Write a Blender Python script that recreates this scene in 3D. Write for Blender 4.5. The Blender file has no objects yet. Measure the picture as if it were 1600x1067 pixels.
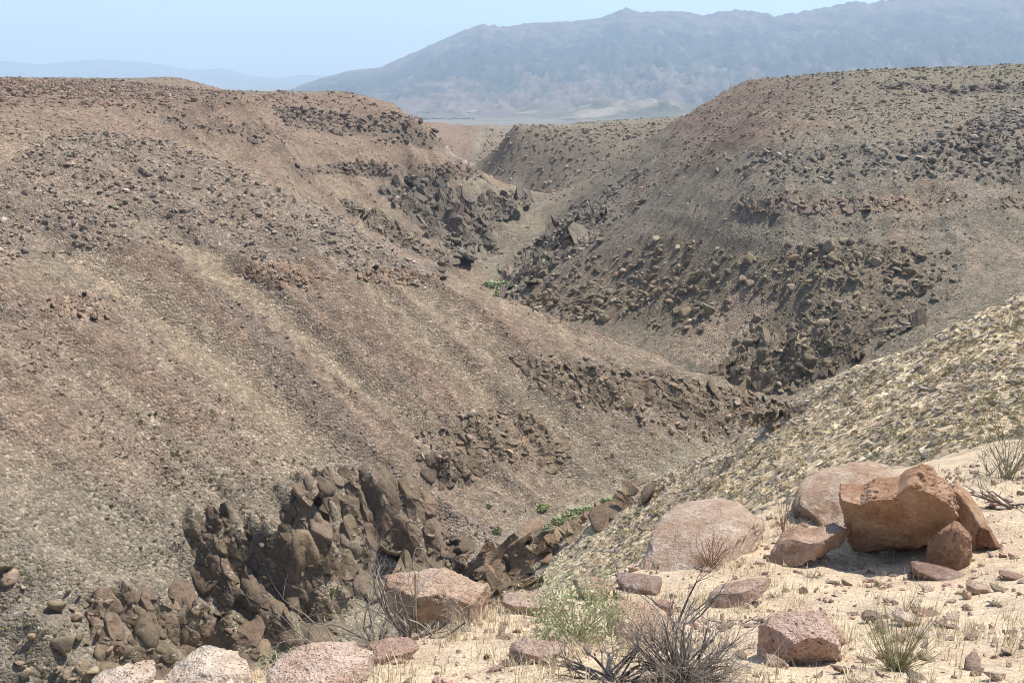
import bpy, math, random
import numpy as np
from mathutils import Vector, Matrix, noise as mnoise

scene = bpy.context.scene
COL = scene.collection
R = math.radians
rng = np.random.default_rng(7)
random.seed(7)

# ------------------------------------------------------------------ camera, sky, sun, exposure
F_PIX, W_PIX, H_PIX = 1500.0, 1600.0, 1067.0
PITCH = math.atan((533.5 - 115.0) / F_PIX)
cam_data = bpy.data.cameras.new('camera')
cam_data.sensor_width = 36.0
cam_data.lens = 36.0 * F_PIX / W_PIX
cam_data.clip_start = 0.05
cam_data.clip_end = 200000.0
cam = bpy.data.objects.new('camera', cam_data)
COL.objects.link(cam)
cam.location = (0, 0, 0)
cam.rotation_euler = (math.pi / 2 - PITCH, 0, 0)
scene.camera = cam

SUN_EL, SUN_AZ = 61.0, 58.0            # degrees; azimuth clockwise from the viewing direction (+Y)
world = bpy.data.worlds.new('World')
scene.world = world
world.use_nodes = True
wn = world.node_tree
sky = wn.nodes.new('ShaderNodeTexSky')
sky.sky_type = 'NISHITA'
sky.sun_disc = False
sky.sun_elevation = R(SUN_EL)
sky.sun_rotation = R(SUN_AZ)
sky.altitude = 1500
sky.air_density = 1.0
sky.dust_density = 1.8
sky.ozone_density = 3.0
bg = wn.nodes['Background']
bg.inputs['Strength'].default_value = 0.15
wn.links.new(sky.outputs['Color'], bg.inputs['Color'])

sun_data = bpy.data.lights.new('sun', 'SUN')
sun_data.energy = 5.0
sun_data.angle = R(0.53)
sun_data.color = (1.0, 0.945, 0.86)
sun = bpy.data.objects.new('sun', sun_data)
COL.objects.link(sun)
sdir = Vector((math.sin(R(SUN_AZ)) * math.cos(R(SUN_EL)), math.cos(R(SUN_AZ)) * math.cos(R(SUN_EL)), math.sin(R(SUN_EL))))
sun.rotation_euler = (-sdir).to_track_quat('-Z', 'Y').to_euler()
sun.location = (20, 20, 60)

vs = scene.view_settings
vs.view_transform = 'Standard'
vs.look = 'None'
vs.exposure = 0.40
vs.gamma = 1.0
vs.use_curve_mapping = False
scene.render.engine = 'CYCLES'
cy = scene.cycles
cy.max_bounces = 5
cy.diffuse_bounces = 2
cy.glossy_bounces = 1
cy.transmission_bounces = 2
cy.transparent_max_bounces = 6
cy.volume_bounces = 2
cy.use_adaptive_sampling = True
cy.adaptive_threshold = 0.012
cy.use_denoising = True
cy.pixel_filter_type = 'BLACKMAN_HARRIS'
cy.filter_width = 1.0

# ------------------------------------------------------------------ small helpers
def link(o, parent=None):
    COL.objects.link(o)
    if parent is not None:
        o.parent = parent
    return o

def tag(o, label=None, category=None, group=None, kind=None):
    if label: o['label'] = label
    if category: o['category'] = category
    if group: o['group'] = group
    if kind: o['kind'] = kind
    return o

def mesh_from(name, verts, faces, smooth=True):
    """verts (n,3) array; faces (m,k) int array with one k for all, or a list of such arrays."""
    if isinstance(faces, np.ndarray): faces = [faces]
    me = bpy.data.meshes.new(name)
    verts = np.asarray(verts, dtype=np.float32)
    me.vertices.add(len(verts)); me.vertices.foreach_set('co', verts.ravel())
    loops = np.concatenate([f.ravel() for f in faces]).astype(np.int32)
    tot = np.concatenate([np.full(len(f), f.shape[1], np.int32) for f in faces])
    start = np.concatenate([[0], np.cumsum(tot)[:-1]]).astype(np.int32)
    me.loops.add(len(loops)); me.loops.foreach_set('vertex_index', loops)
    me.polygons.add(len(tot)); me.polygons.foreach_set('loop_start', start)
    me.polygons.foreach_set('loop_total', tot)
    me.polygons.foreach_set('use_smooth', np.full(len(tot), smooth, bool))
    me.update(calc_edges=True)
    return me

def set_attr(me, name, data, kind='FLOAT', domain='POINT'):
    a = me.attributes.new(name, kind, domain)
    data = np.asarray(data, np.float32)
    if kind == 'FLOAT': a.data.foreach_set('value', data.ravel())
    elif kind == 'FLOAT_COLOR':
        c = np.ones((len(data), 4), np.float32); c[:, :3] = data
        a.data.foreach_set('color', c.ravel())
    else: a.data.foreach_set('vector', data.ravel())

_perm = np.random.default_rng(3).permutation(512).astype(np.int64)
_g3 = np.random.default_rng(4).normal(size=(512, 3)); _g3 /= np.linalg.norm(_g3, axis=1)[:, None]
def _h(ix, iy, iz): return _perm[(_perm[(_perm[ix & 511] + iy) & 511] + iz) & 511]
def perlin(x, y, z=None):
    x = np.asarray(x, float); y = np.asarray(y, float)
    if z is None:
        xi = np.floor(x).astype(np.int64); yi = np.floor(y).astype(np.int64)
        xf, yf = x - xi, y - yi
        u = xf * xf * xf * (xf * (xf * 6 - 15) + 10); v = yf * yf * yf * (yf * (yf * 6 - 15) + 10)
        out = 0
        for dx in (0, 1):
            for dy in (0, 1):
                g = _g3[_h(xi + dx, yi + dy, np.int64(7))]
                out = out + (u if dx else 1 - u) * (v if dy else 1 - v) * (g[..., 0] * (xf - dx) + g[..., 1] * (yf - dy))
        return out * 1.6
    z = np.asarray(z, float)
    xi = np.floor(x).astype(np.int64); yi = np.floor(y).astype(np.int64); zi = np.floor(z).astype(np.int64)
    xf, yf, zf = x - xi, y - yi, z - zi
    s = lambda t: t * t * t * (t * (t * 6 - 15) + 10)
    u, v, w = s(xf), s(yf), s(zf)
    out = 0
    for dx in (0, 1):
        for dy in (0, 1):
            for dz in (0, 1):
                g = _g3[_h(xi + dx, yi + dy, zi + dz)]
                out = out + (u if dx else 1 - u) * (v if dy else 1 - v) * (w if dz else 1 - w) * (
                    g[..., 0] * (xf - dx) + g[..., 1] * (yf - dy) + g[..., 2] * (zf - dz))
    return out * 1.5
def fbm(x, y, z=None, octaves=4, gain=0.5, lac=2.03):
    a, out, f = 1.0, 0, 1.0
    for i in range(octaves):
        out = out + a * (perlin(x * f + 17.3 * i, y * f - 9.1 * i) if z is None else perlin(x * f + 17.3 * i, y * f - 9.1 * i, z * f + 4.7 * i))
        a *= gain; f *= lac
    return out
def smooth(a, b, x):
    t = np.clip((x - a) / (b - a), 0, 1)
    return t * t * (3 - 2 * t)

CP, SP = math.cos(PITCH), math.sin(PITCH)
def pix_dir(px, py):
    u = (np.asarray(px, float) - 800.0) / F_PIX; v = (533.5 - np.asarray(py, float)) / F_PIX
    return u, CP + v * SP, -SP + v * CP
def to_pix(x, y, z):
    f = np.maximum(y * CP - z * SP, 1e-3); v = (y * SP + z * CP) / f
    return 800.0 + F_PIX * x / f, 533.5 - F_PIX * v

# words for where a small thing stands, from the landmark closest to it in the picture
LANDMARKS = [(1410, 810, 'the big pitted boulder'), (1250, 1005, 'the dark-bellied boulder'), (1090, 840, 'the low sloping boulder'), (670, 930, 'the peaked boulder'), (1060, 1030, 'the grey twig mound'),
    (900, 970, 'the pale green shrub'), (1485, 845, 'the triangular rock wedge'), (1400, 1035, 'the greenish grass tuft'), (1560, 715, 'the rim shrub'), (820, 945, 'the small peaked rock'),
    (1225, 580, 'the dark cliff foot'), (1340, 505, 'the dark block ledge'), (1320, 425, 'the round boulder cluster'), (1060, 450, 'the leaning boulders'), (880, 475, 'the boulder field end'), (1120, 520, 'the tan chute'), (1440, 480, 'the grey chute'),
    (1275, 320, 'the brown wall ledge'), (1520, 235, 'the dark crags'), (690, 345, 'the shadowed cliff'), (850, 395, 'the grey blocky cliff'), (790, 322, 'the dark cut bank'), (560, 195, 'the rim crags'), (575, 265, 'the thin ledge'), (705, 268, 'the bench end'),
    (430, 432, 'the spur ledge'), (115, 480, 'the short spur ledge'), (565, 830, 'the dome outcrop'), (420, 905, 'the stepped outcrop'), (270, 990, 'the rounded boulders'), (60, 980, 'the corner slabs'), (775, 910, 'the rock fins'), (890, 830, 'the rock rib'),
    (705, 735, 'the small blocky outcrop'), (790, 685, 'the rock knobs'), (1110, 630, 'the broken crest'), (900, 605, 'the nose rubble'), (300, 560, 'the spur face'), (550, 560, 'the open scree'), (330, 720, 'the lower scree'), (1300, 680, 'the grassy hillside'), (1520, 580, 'the upper hillside'), (1150, 730, 'the hillside foot')]
def where(px, py):
    d = [((px - a) ** 2 + ((py - b) * 1.3) ** 2, a, b, t) for a, b, t in LANDMARKS]
    q, a, b, t = min(d); dx, dy = px - a, (py - b) * 1.3; q = math.sqrt(q)
    ring = 'right beside ' if q < 22 else '' if q < 55 else 'some way '
    k = int(((math.degrees(math.atan2(-dy, dx)) + 382.5) % 360) // 45)
    return ring + ['right of ', 'up and right of ', 'above ', 'up and left of ', 'left of ', 'below and left of ', 'below ', 'below and right of '][k] + t
# ------------------------------------------------------------------ lie of the land: survey points (picture point + height below the eye)
def survey(pts):
    out = []
    for p in pts:
        if p[0] == 'w': out.append(p[1:])
        else:
            dx, dy, dz = pix_dir(p[0], p[1]); t = p[2] / dz
            out.append((dx * t, dy * t, p[2]))
    return np.array(out, float)

class Surface:
    def __init__(self, pts, c):
        self.p = pts[:, :2]; self.c = c
        d = np.sqrt(((self.p[:, None] - self.p[None]) ** 2).sum(-1) + c * c)
        n = len(pts); A = np.zeros((n + 3, n + 3)); A[:n, :n] = d + np.eye(n) * 1e-6
        A[:n, n] = 1; A[:n, n + 1:] = self.p; A[n, :n] = 1; A[n + 1:, :n] = self.p.T
        self.w = np.linalg.solve(A, np.concatenate([pts[:, 2], [0, 0, 0]]))
    def __call__(self, x, y):
        sh = x.shape; x = x.ravel(); y = y.ravel(); out = np.empty(len(x)); n = len(self.p)
        for i in range(0, len(x), 20000):
            xs, ys = x[i:i + 20000], y[i:i + 20000]
            d = np.sqrt((xs[:, None] - self.p[None, :, 0]) ** 2 + (ys[:, None] - self.p[None, :, 1]) ** 2 + self.c ** 2)
            out[i:i + 20000] = d @ self.w[:n] + self.w[n] + self.w[n + 1] * xs + self.w[n + 2] * ys
        return out.reshape(sh)

MID = [  # shared between the rim ground and the gorge
    (1600, 620, -9.5), (1600, 540, -15), (1500, 640, -11), (1420, 650, -13), (1300, 700, -16),
    ('w', 3.0, 30, -18.5), ('w', -11, 25, -22), ('w', -22, 18, -19), ('w', 8, 34, -17.5), ('w', 25, 22, -5.5), ('w', 32, 40, -9.5),
    ('w', 30, 0, 0.0), ('w', -30, 0, -8), ('w', 0, -30, 1.5), ('w', 40, -30, 3), ('w', -40, -30, -2), ('w', -3, 40, -28), ('w', -20, 40, -33)]
NEAR = [('w', 0, 0, -1.68), ('w', 5, 0, -1.5), ('w', -5, 0, -2.0), ('w', 0, -6, -1.4), ('w', 2, 2, -2.05), ('w', -2, 2, -2.2),
    (800, 1067, -2.80), (1200, 1067, -2.72), (1600, 1067, -2.6), (400, 1067, -3.15), ('w', -2.66, 4.9, -4.25), ('w', -4.2, 4.0, -4.4), ('w', -2.0, 5.6, -4.35),
    (1400, 880, -4.45), (1200, 900, -4.5), (1030, 960, -4.25), (1600, 880, -4.15), (1600, 780, -4.5), (1600, 700, -5.0),
    (200, 1088, -3.0), (560, 1018, -3.5), (590, 1008, -3.75), (640, 1000, -4.1), (830, 940, -4.95), (1000, 880, -5.2), (1150, 820, -5.1), (1300, 770, -5.2), (1440, 740, -5.2),
    ('w', -6, 5, -6.2), ('w', -9, 8, -10.5), ('w', -2.6, 9, -8.2), ('w', -0.6, 10.5, -8.3), ('w', 0.6, 12.5, -8.8), ('w', 2.6, 14.5, -8.6),
    ('w', 4.5, 16, -8.0), ('w', 7.0, 17, -7.4), ('w', 12, 12, -4.2), ('w', -3.6, 16, -15), ('w', 1, 18, -12.6), ('w', 13, 4, -1.8)] + MID
GORGE = MID + [('w', 0, 6, -4.2), ('w', 6, 9, -4.4), ('w', -7, 7, -7),
    (1600, 480, -21), (1500, 520, -26), (1400, 566, -34), (1240, 630, -54), (1100, 720, -66), (1000, 770, -76), (1100, 770, -44), (1000, 840, -62),
    (900, 870, -105), (840, 850, -131), (900, 930, -78), (760, 920, -135),
    ('w', 60, 200, -78), ('w', 113, 278, -100), ('w', 150, 360, -130), ('w', 96, 175, -54), ('w', 168, 306, -97), ('w', -40, 70, -55), ('w', -30, 120, -92),
    ('w', -70, 60, -55), ('w', -110, 90, -115), ('w', 20, 200, -108), ('w', 75, 290, -130), ('w', -45, 170, -128),
    # river
    ('w', -260, 90, -144), ('w', -150, 165, -147), (430, 1025, -150), (570, 962, -151), (720, 885, -152), (870, 818, -153), (1000, 770, -154),
    ('w', 92, 383, -155), ('w', 128, 424, -156.5), ('w', 96, 446, -157), ('w', 62, 466, -157.5), ('w', 28, 500, -158.5), ('w', 2, 560, -160), ('w', -14, 650, -163),
    (780, 452, -166), (718, 402, -169), (775, 345, -173), (835, 318, -175), ('w', 20, 1390, -178), ('w', -60, 1500, -181), ('w', -90, 1700, -186), ('w', 40, 2100, -196), ('w', 0, 2700, -215),
    # near spur on the left: crest, flank
    (0, 170, -16), (200, 203, -26), (330, 240, -36), (400, 270, -44), (480, 310, -55), (600, 380, -71), (700, 430, -85), (850, 492, -102), (1000, 547, -119), (1100, 587, -132), (1200, 625, -146),
    (0, 280, -37), (0, 400, -57), (0, 550, -77), (0, 700, -96), (0, 850, -112), (0, 1000, -129), ('w', -330, 330, -12), ('w', -265, 240, -52), ('w', -300, 170, -105),
    ('w', -420, 420, -8), ('w', -420, 230, -60), (250, 900, -134), (480, 950, -146),
    # back of the spur, side gully
    ('w', -122, 560, -86), ('w', -190, 545, -54), ('w', -60, 560, -122), ('w', -240, 520, -26), ('w', -50, 470, -98), ('w', 0, 460, -122),
    # second wall on the left
    (380, 200, -37), (150, 150, -15), (0, 122, -5.2), (280, 122, -6), (380, 153, -16), (450, 190, -41), (540, 146, -21), (600, 160, -30), (650, 190, -48), (740, 262, -112),
    (480, 265, -73), (600, 268, -81), (600, 372, -126), (680, 330, -132), (640, 290, -100), (700, 275, -100), (300, 170, -27), (420, 240, -58),
    ('w', -420, 760, -3), ('w', -500, 1000, -9), ('w', -320, 1000, -17), ('w', -600, 1500, -45), ('w', -250, 1150, -38), ('w', -800, 2200, -90), ('w', -300, 1500, -70), ('w', -700, 600, 0),
    # right wall
    (1230, 612, -155), (1340, 560, -139), (1600, 468, -110), (1500, 380, -93), (1500, 290, -66), (1500, 200, -36), (1500, 142, -14), (1500, 105, 6), (1600, 300, -72), (1600, 180, -30), (1600, 101, 8.5), (1600, 380, -93),
    (1180, 300, -71), (1180, 420, -110), (1180, 520, -139), (1180, 180, -29), (1180, 126, -7), (1050, 192, -50), (1000, 300, -99), (900, 400, -130), (950, 270, -101), (850, 352, -152), (1000, 450, -135), (1350, 300, -70), (1350, 180, -30), (1350, 113, 1.1),
    ('w', 400, 520, -80), ('w', 420, 640, -30), ('w', 330, 440, -96), ('w', 560, 560, -40), ('w', 600, 900, 6), ('w', 260, 330, -100), ('w', 330, 240, -60), ('w', 300, 100, -8), ('w', 150, 80, -10), ('w', 500, 300, -20),
    ('w', 700, 1500, -30), ('w', 420, 1200, -30), ('w', 330, 1100, -32), ('w', 900, 2200, -90), ('w', 250, 1150, -62),
    # far spurs
    (800, 200, -80), (900, 192, -84), (1000, 191, -83), (900, 232, -106), (770, 236, -120), (800, 290, -141), (700, 218, -126), (690, 193, -113), (780, 205, -120),
    ('w', 300, 2000, -95), ('w', 0, 3200, -175), ('w', -900, 3400, -160), ('w', 900, 3400, -165), ('w', 250, 2600, -135), ('w', -350, 2600, -135),
    ('w', -200, -200, 0), ('w', 200, -200, 8), ('w', 700, -100, 10), ('w', -700, -100, -40), ('w', -700, 300, -5), ('w', 0, -900, 15)]
near_s = Surface(survey(NEAR), 1.2)
gorge_s = Surface(survey(GORGE), 9.0)

def base_height(x, y):
    r = np.hypot(x, y)
    k = smooth(math.log(17.0), math.log(38.0), np.log(np.maximum(r, 0.1)))
    z = np.empty_like(r)
    a, b = k < 1, k > 0
    zn = np.zeros_like(r); zg = np.zeros_like(r)
    zn[a] = near_s(x[a], y[a]); zg[b] = gorge_s(x[b], y[b])
    return zn * (1 - k) + zg * k

# flow raster: noise smeared along the fall line gives scree chutes and gullies
RX0, RX1, RY0, RY1, RS = -560.0, 640.0, -60.0, 1560.0, 2.0
gx = np.arange(RX0, RX1, RS); gy = np.arange(RY0, RY1, RS)
GX, GY = np.meshgrid(gx, gy)
ZR = gorge_s(GX, GY)
dZy, dZx = np.gradient(ZR, RS)
slope_r = np.hypot(dZx, dZy)
ux, uy = dZx / (slope_r + 1e-4), dZy / (slope_r + 1e-4)
_m = (GX < GY - 262) & (GY < 455)              # on the near spur the scree has slid obliquely, towards the gorge bend
_ca, _sa = math.cos(R(24)), math.sin(R(24))
ux, uy = np.where(_m, ux * _ca - uy * _sa, ux), np.where(_m, ux * _sa + uy * _ca, uy)
def bil(A, x, y):
    fx = np.clip((x - RX0) / RS, 0, A.shape[1] - 1.001); fy = np.clip((y - RY0) / RS, 0, A.shape[0] - 1.001)
    i = fx.astype(int); j = fy.astype(int); fx = fx - i; fy = fy - j
    return (A[j, i] * (1 - fx) + A[j, i + 1] * fx) * (1 - fy) + (A[j + 1, i] * (1 - fx) + A[j + 1, i + 1] * fx) * fy
def smear(N, steps, h):
    acc = N.copy()
    for sgn in (1, -1):
        px, py = GX.copy(), GY.copy()
        for k in range(steps):
            ix = np.clip(((px - RX0) / RS + .5).astype(int), 0, len(gx) - 1); iy = np.clip(((py - RY0) / RS + .5).astype(int), 0, len(gy) - 1)
            px += sgn * ux[iy, ix] * h; py += sgn * uy[iy, ix] * h
            ix = np.clip(((px - RX0) / RS + .5).astype(int), 0, len(gx) - 1); iy = np.clip(((py - RY0) / RS + .5).astype(int), 0, len(gy) - 1)
            acc += N[iy, ix] * (1 - k / steps)
    acc -= acc.mean(); return acc / acc.std()
wx, wy = GX + 6 * fbm(GX / 40, GY / 40, octaves=2), GY + 6 * fbm(GX / 40 + 50, GY / 40, octaves=2)
lic_fine = smear(fbm(wx / 5.0, wy / 5.0, octaves=2), 16, 3.0)
lic_wide = smear(fbm(wx / 22.0, wy / 22.0, octaves=2), 18, 5.0)
lic_far = smear(fbm(GX / 14.0 + 9, GY / 14.0, octaves=2), 18, 6.0)
# drainage: narrow gullies where the wide streaks dip
steep_r = smooth(0.18, 0.5, slope_r)

# swells of bedrock that carry the outcrops: picture point, radius (m), height (m)
def first_hit(fn, px, py, rs):
    dx, dy, dz = pix_dir(float(px), float(py)); h = math.hypot(dx, dy)
    x, y = rs * dx / h, rs * dy / h; e = fn(x, y) / rs; t = dz / h
    j = int(np.argmax(e >= t)) if (e >= t).any() else len(rs) - 1
    k = 0 if j == 0 else (t - e[j - 1]) / (e[j] - e[j - 1]); r = rs[j] if j == 0 else rs[j - 1] + (rs[j] - rs[j - 1]) * k
    return np.array((r * dx / h, r * dy / h, r * t))
_rs = np.geomspace(60, 3000, 900)
SWELLS = [  # picture point, half length down the slope, half width (m), height (m)
    (470, 800, 9, 4.5, 5.4), (500, 790, 10, 4, 7.6), (538, 790, 12, 4.5, 8.6), (575, 800, 11, 3.5, 6.5), (615, 815, 14, 5.5, 10.8), (655, 820, 11, 3.5, 8.6), (500, 855, 9, 4.5, 6.5), (550, 865, 9, 4.5, 7.6), (600, 885, 6, 4, 5.4),
    (330, 855, 9, 4.5, 5.4), (362, 870, 8, 4, 6.5), (395, 885, 11, 4.5, 7.6), (432, 905, 12, 4.5, 9.8), (470, 930, 11, 4, 9.8), (508, 935, 9, 4, 8.6), (350, 920, 8, 4, 5.4), (410, 960, 8, 5, 6.5), (455, 985, 6, 4, 5.4),
    (180, 950, 6, 6, 4), (235, 975, 7, 6, 5.5), (290, 985, 7, 6, 5), (340, 1000, 7, 6, 6), (190, 1015, 7, 6, 5.5), (255, 1025, 6, 5, 5), (380, 1015, 6, 5, 5), (60, 950, 12, 11, 3.5), (30, 1045, 8, 8, 5), (110, 1040, 8, 7, 4.5), (123, 905, 2.6, 2.6, 3),
    (680, 330, 38, 16, 13), (640, 310, 30, 14, 9), (720, 365, 30, 14, 12), (755, 360, 26, 10, 10), (790, 325, 24, 14, 10), (840, 430, 26, 14, 8), (880, 380, 28, 14, 7), (1220, 585, 16, 10, 7), (1260, 565, 14, 8, 7), (1300, 520, 18, 14, 6), (1180, 575, 16, 10, 6), (1280, 430, 22, 22, 4),
    (705, 733, 6, 7, 4), (960, 600, 12, 12, 3), (1080, 620, 12, 12, 4), (860, 600, 10, 10, 2.5), (780, 680, 9, 9, 2.5), (740, 905, 7, 3, 5), (775, 905, 8, 3.5, 5), (812, 895, 7, 2.5, 6), (850, 850, 6, 6, 3), (930, 815, 5, 6, 2)]
_sw = []
for a, b, ra, rb, hh in SWELLS:
    c = first_hit(gorge_s, a, b, _rs); q = np.array([c[0]]), np.array([c[1]])
    gx_ = float(bil(dZx, *q)[0]); gy_ = float(bil(dZy, *q)[0]); L_ = math.hypot(gx_, gy_) + 1e-6
    _sw.append((c, gx_ / L_, gy_ / L_, ra, rb, hh))
def height(x, y):
    r = np.hypot(x, y)
    z = base_height(x, y)
    jx = 1.6 * fbm(x / 7, y / 7, octaves=2); jy = 1.6 * fbm(x / 7 + 40, y / 7, octaves=2)
    for c, fx, fy, ra, rb, hh in _sw:
        k = np.nonzero((np.abs(x - c[0]) < ra * 2.2) & (np.abs(y - c[1]) < ra * 2.2))
        if len(k[0]) == 0: continue
        px_, py_ = x[k] + jx[k] - c[0], y[k] + jy[k] - c[1]
        d2 = ((px_ * fx + py_ * fy) / ra) ** 2 + ((px_ * fy - py_ * fx) / rb) ** 2
        z[k] = np.maximum(z[k], 0 + z[k]) + hh * np.exp(-d2 ** 3)
    far = smooth(25, 90, r)
    st = bil(steep_r, x, y) * far
    z = z + st * (1.15 * bil(lic_wide, x, y) + 0.42 * bil(lic_fine, x, y))
    z = z + far * (1.9 * fbm(x / 46.0, y / 46.0, octaves=3) + 0.42 * fbm(x / 6.5, y / 6.5, octaves=3)) * (0.35 + 0.65 * st)
    # hard beds stand out as ledges on the upper walls
    P_ = 15.0; q = (z + 5 * fbm(x / 120, y / 120, octaves=2)) / P_; fr = q - np.floor(q)
    z = z + (P_ * (smooth(.30, .62, fr) - fr)) * .26 * st * smooth(330, 480, r) * np.clip(.55 + 1.1 * fbm(x / 45 + 3, y / 45, octaves=2), 0, 1) * smooth(-150, -95, z)
    z = z + st * far * .55 * np.abs(fbm(x / 3.4, y / 3.4, octaves=2))
    nr = 1 - smooth(10, 40, r)
    z = z + nr * (0.045 * fbm(x / 0.8, y / 0.8, octaves=3) + 0.09 * fbm(x / 2.6 + 5, y / 2.6, octaves=2) * smooth(1.5, 4, r))
    z = z + (1 - far) * smooth(10, 25, r) * 0.5 * fbm(x / 3.5, y / 3.5, octaves=3)
    return z

# polar sheet, finer where the photograph looks
def azimuths(dense, half_dense, sparse):
    a = np.arange(-half_dense, half_dense + 1e-6, dense)
    b = np.arange(half_dense + sparse, 180.0 + 1e-6, sparse)
    return np.radians(np.concatenate([-b[::-1], a, b]))
AZ = azimuths(0.165, 34.0, 3.0)
RR = np.concatenate([np.geomspace(16, 90, 90)[:-1], np.geomspace(90, 1400, 560)[:-1], np.geomspace(1400, 3600, 80)])
def sheet_xy(AZ, RR):
    A, Q = np.meshgrid(AZ, RR, indexing='ij')
    return Q * np.sin(A), Q * np.cos(A)
def sheet_faces(na, nr):
    i = np.arange(na - 1)[:, None] * nr + np.arange(nr - 1)[None]
    i = i.ravel()
    return np.stack([i, i + 1, i + nr + 1, i + nr], -1)
TX, TY = sheet_xy(AZ, RR)
TZ = height(TX, TY)
TPX, TPY = to_pix(TX, TY, TZ)

# lookup of the built surface
_lnr = np.log(RR)
def ground(x, y):
    x = np.atleast_1d(np.asarray(x, float)); y = np.atleast_1d(np.asarray(y, float))
    return height(x, y)
_el = TZ / np.hypot(TX, TY)
_horizon = np.maximum.accumulate(_el, axis=1)
def hit(px, py):
    """picture point -> first point of the gorge sheet behind it"""
    px = np.atleast_1d(np.asarray(px, float)); py = np.atleast_1d(np.asarray(py, float))
    dx, dy, dz = pix_dir(px, py)
    az = np.arctan2(dx, dy); el = dz / np.hypot(dx, dy)
    ia = np.clip(np.searchsorted(AZ, az), 1, len(AZ) - 1)
    out = np.full((len(px), 3), np.nan)
    for k in range(len(px)):
        h = _horizon[ia[k]]
        j = np.searchsorted(h, el[k])
        if 0 < j < len(RR):
            e0, e1 = _el[ia[k], j - 1], _el[ia[k], j]
            t = 0.5 if e1 == e0 else np.clip((el[k] - e0) / (e1 - e0), 0, 1)
            r = RR[j - 1] + (RR[j] - RR[j - 1]) * t
            out[k] = (r * math.sin(az[k]), r * math.cos(az[k]), r * el[k])
    return out

def inside(poly, px, py):
    c = np.zeros(px.shape, bool); n = len(poly)
    for i in range(n):
        x0, y0 = poly[i]; x1, y1 = poly[i - 1]
        if y0 == y1: continue
        c ^= ((y0 > py) != (y1 > py)) & (px < (x1 - x0) * (py - y0) / (y1 - y0) + x0)
    return c
# ------------------------------------------------------------------ materials
def new_mat(name):
    m = bpy.data.materials.new(name); m.use_nodes = True
    nt = m.node_tree; b = nt.nodes['Principled BSDF']
    b.inputs['Roughness'].default_value = 0.95
    b.inputs['Specular IOR Level'].default_value = 0.15
    return m, nt, b
def N(nt, kind, **kw):
    n = nt.nodes.new(kind)
    for k, v in kw.items():
        if k.startswith('i_'):
            key = k[2:]
            key = int(key) if key.isdigit() else key.replace('_', ' ')
            if isinstance(v, bpy.types.NodeSocket): nt.links.new(v, n.inputs[key])
            else: n.inputs[key].default_value = v
        else: setattr(n, k, v)
    return n
def mix(nt, fac, a, b, mode='MIX'):
    n = nt.nodes.new('ShaderNodeMix'); n.data_type = 'RGBA'; n.blend_type = mode
    for key, v in ((0, fac), (6, a), (7, b)):
        if isinstance(v, bpy.types.NodeSocket): nt.links.new(v, n.inputs[key])
        else: n.inputs[key].default_value = v if key == 0 else (tuple(v) + (1,))[:4]
    return n.outputs[2]
def ramp(nt, fac, stops):
    n = nt.nodes.new('ShaderNodeValToRGB'); e = n.color_ramp.elements
    while len(e) < len(stops): e.new(0.5)
    for el, (p, c) in zip(e, stops):
        el.position = p; el.color = (c, c, c, 1) if isinstance(c, (int, float)) else tuple(c) + (1,)
    nt.links.new(fac, n.inputs['Fac']); return n.outputs['Color']
def math_n(nt, op, a, b=0.0, clamp=False):
    n = nt.nodes.new('ShaderNodeMath'); n.operation = op; n.use_clamp = clamp
    for k, v in enumerate((a, b)):
        if isinstance(v, bpy.types.NodeSocket): nt.links.new(v, n.inputs[k])
        else: n.inputs[k].default_value = v
    return n.outputs[0]
def noise_n(nt, vec, scale, detail=3.0, rough=0.55):
    return N(nt, 'ShaderNodeTexNoise', i_Vector=vec, i_Scale=scale, i_Detail=detail, i_Roughness=rough)
def voro_n(nt, vec, scale, feature='F1', rnd=1.0):
    return N(nt, 'ShaderNodeTexVoronoi', feature=feature, i_Vector=vec, i_Scale=scale, i_Randomness=rnd)

# ------------------------------------------------------------------ valley floor and mountains
def material_valley():
    m, nt, b = new_mat('valley_floor_material')
    pos = N(nt, 'ShaderNodeNewGeometry').outputs['Position']
    mp = N(nt, 'ShaderNodeMapping', i_Vector=pos, i_Scale=(0.0006, 0.0016, 0.001)).outputs[0]
    n1 = noise_n(nt, mp, 1.0, 5).outputs['Fac']
    n2 = noise_n(nt, pos, 0.02, 4).outputs['Fac']
    c = ramp(nt, n1, [(0.3, (.11, .11, .08)), (0.45, (.18, .155, .12)), (0.6, (.25, .215, .165)), (0.72, (.15, .14, .105))])
    c = mix(nt, 0.35, c, ramp(nt, n2, [(.35, .35), (.65, .8)]), 'MULTIPLY')
    nt.links.new(c, b.inputs['Base Color'])
    return m
def material_mountain():
    m, nt, b = new_mat('mountain_material')
    pos = N(nt, 'ShaderNodeNewGeometry').outputs['Position']
    at = N(nt, 'ShaderNodeAttribute', attribute_name='tint').outputs['Color']
    n1 = noise_n(nt, pos, 0.0035, 8, 0.6).outputs['Fac']
    c = mix(nt, 0.7, at, ramp(nt, n1, [(.32, .45), (.52, .75), (.64, 1.0), (.74, 1.4)]), 'MULTIPLY')
    nt.links.new(c, b.inputs['Base Color'])
    bp = N(nt, 'ShaderNodeBump', i_Strength=0.8, i_Distance=110.0, i_Height=n1)
    nt.links.new(bp.outputs[0], b.inputs['Normal'])
    return m

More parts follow.
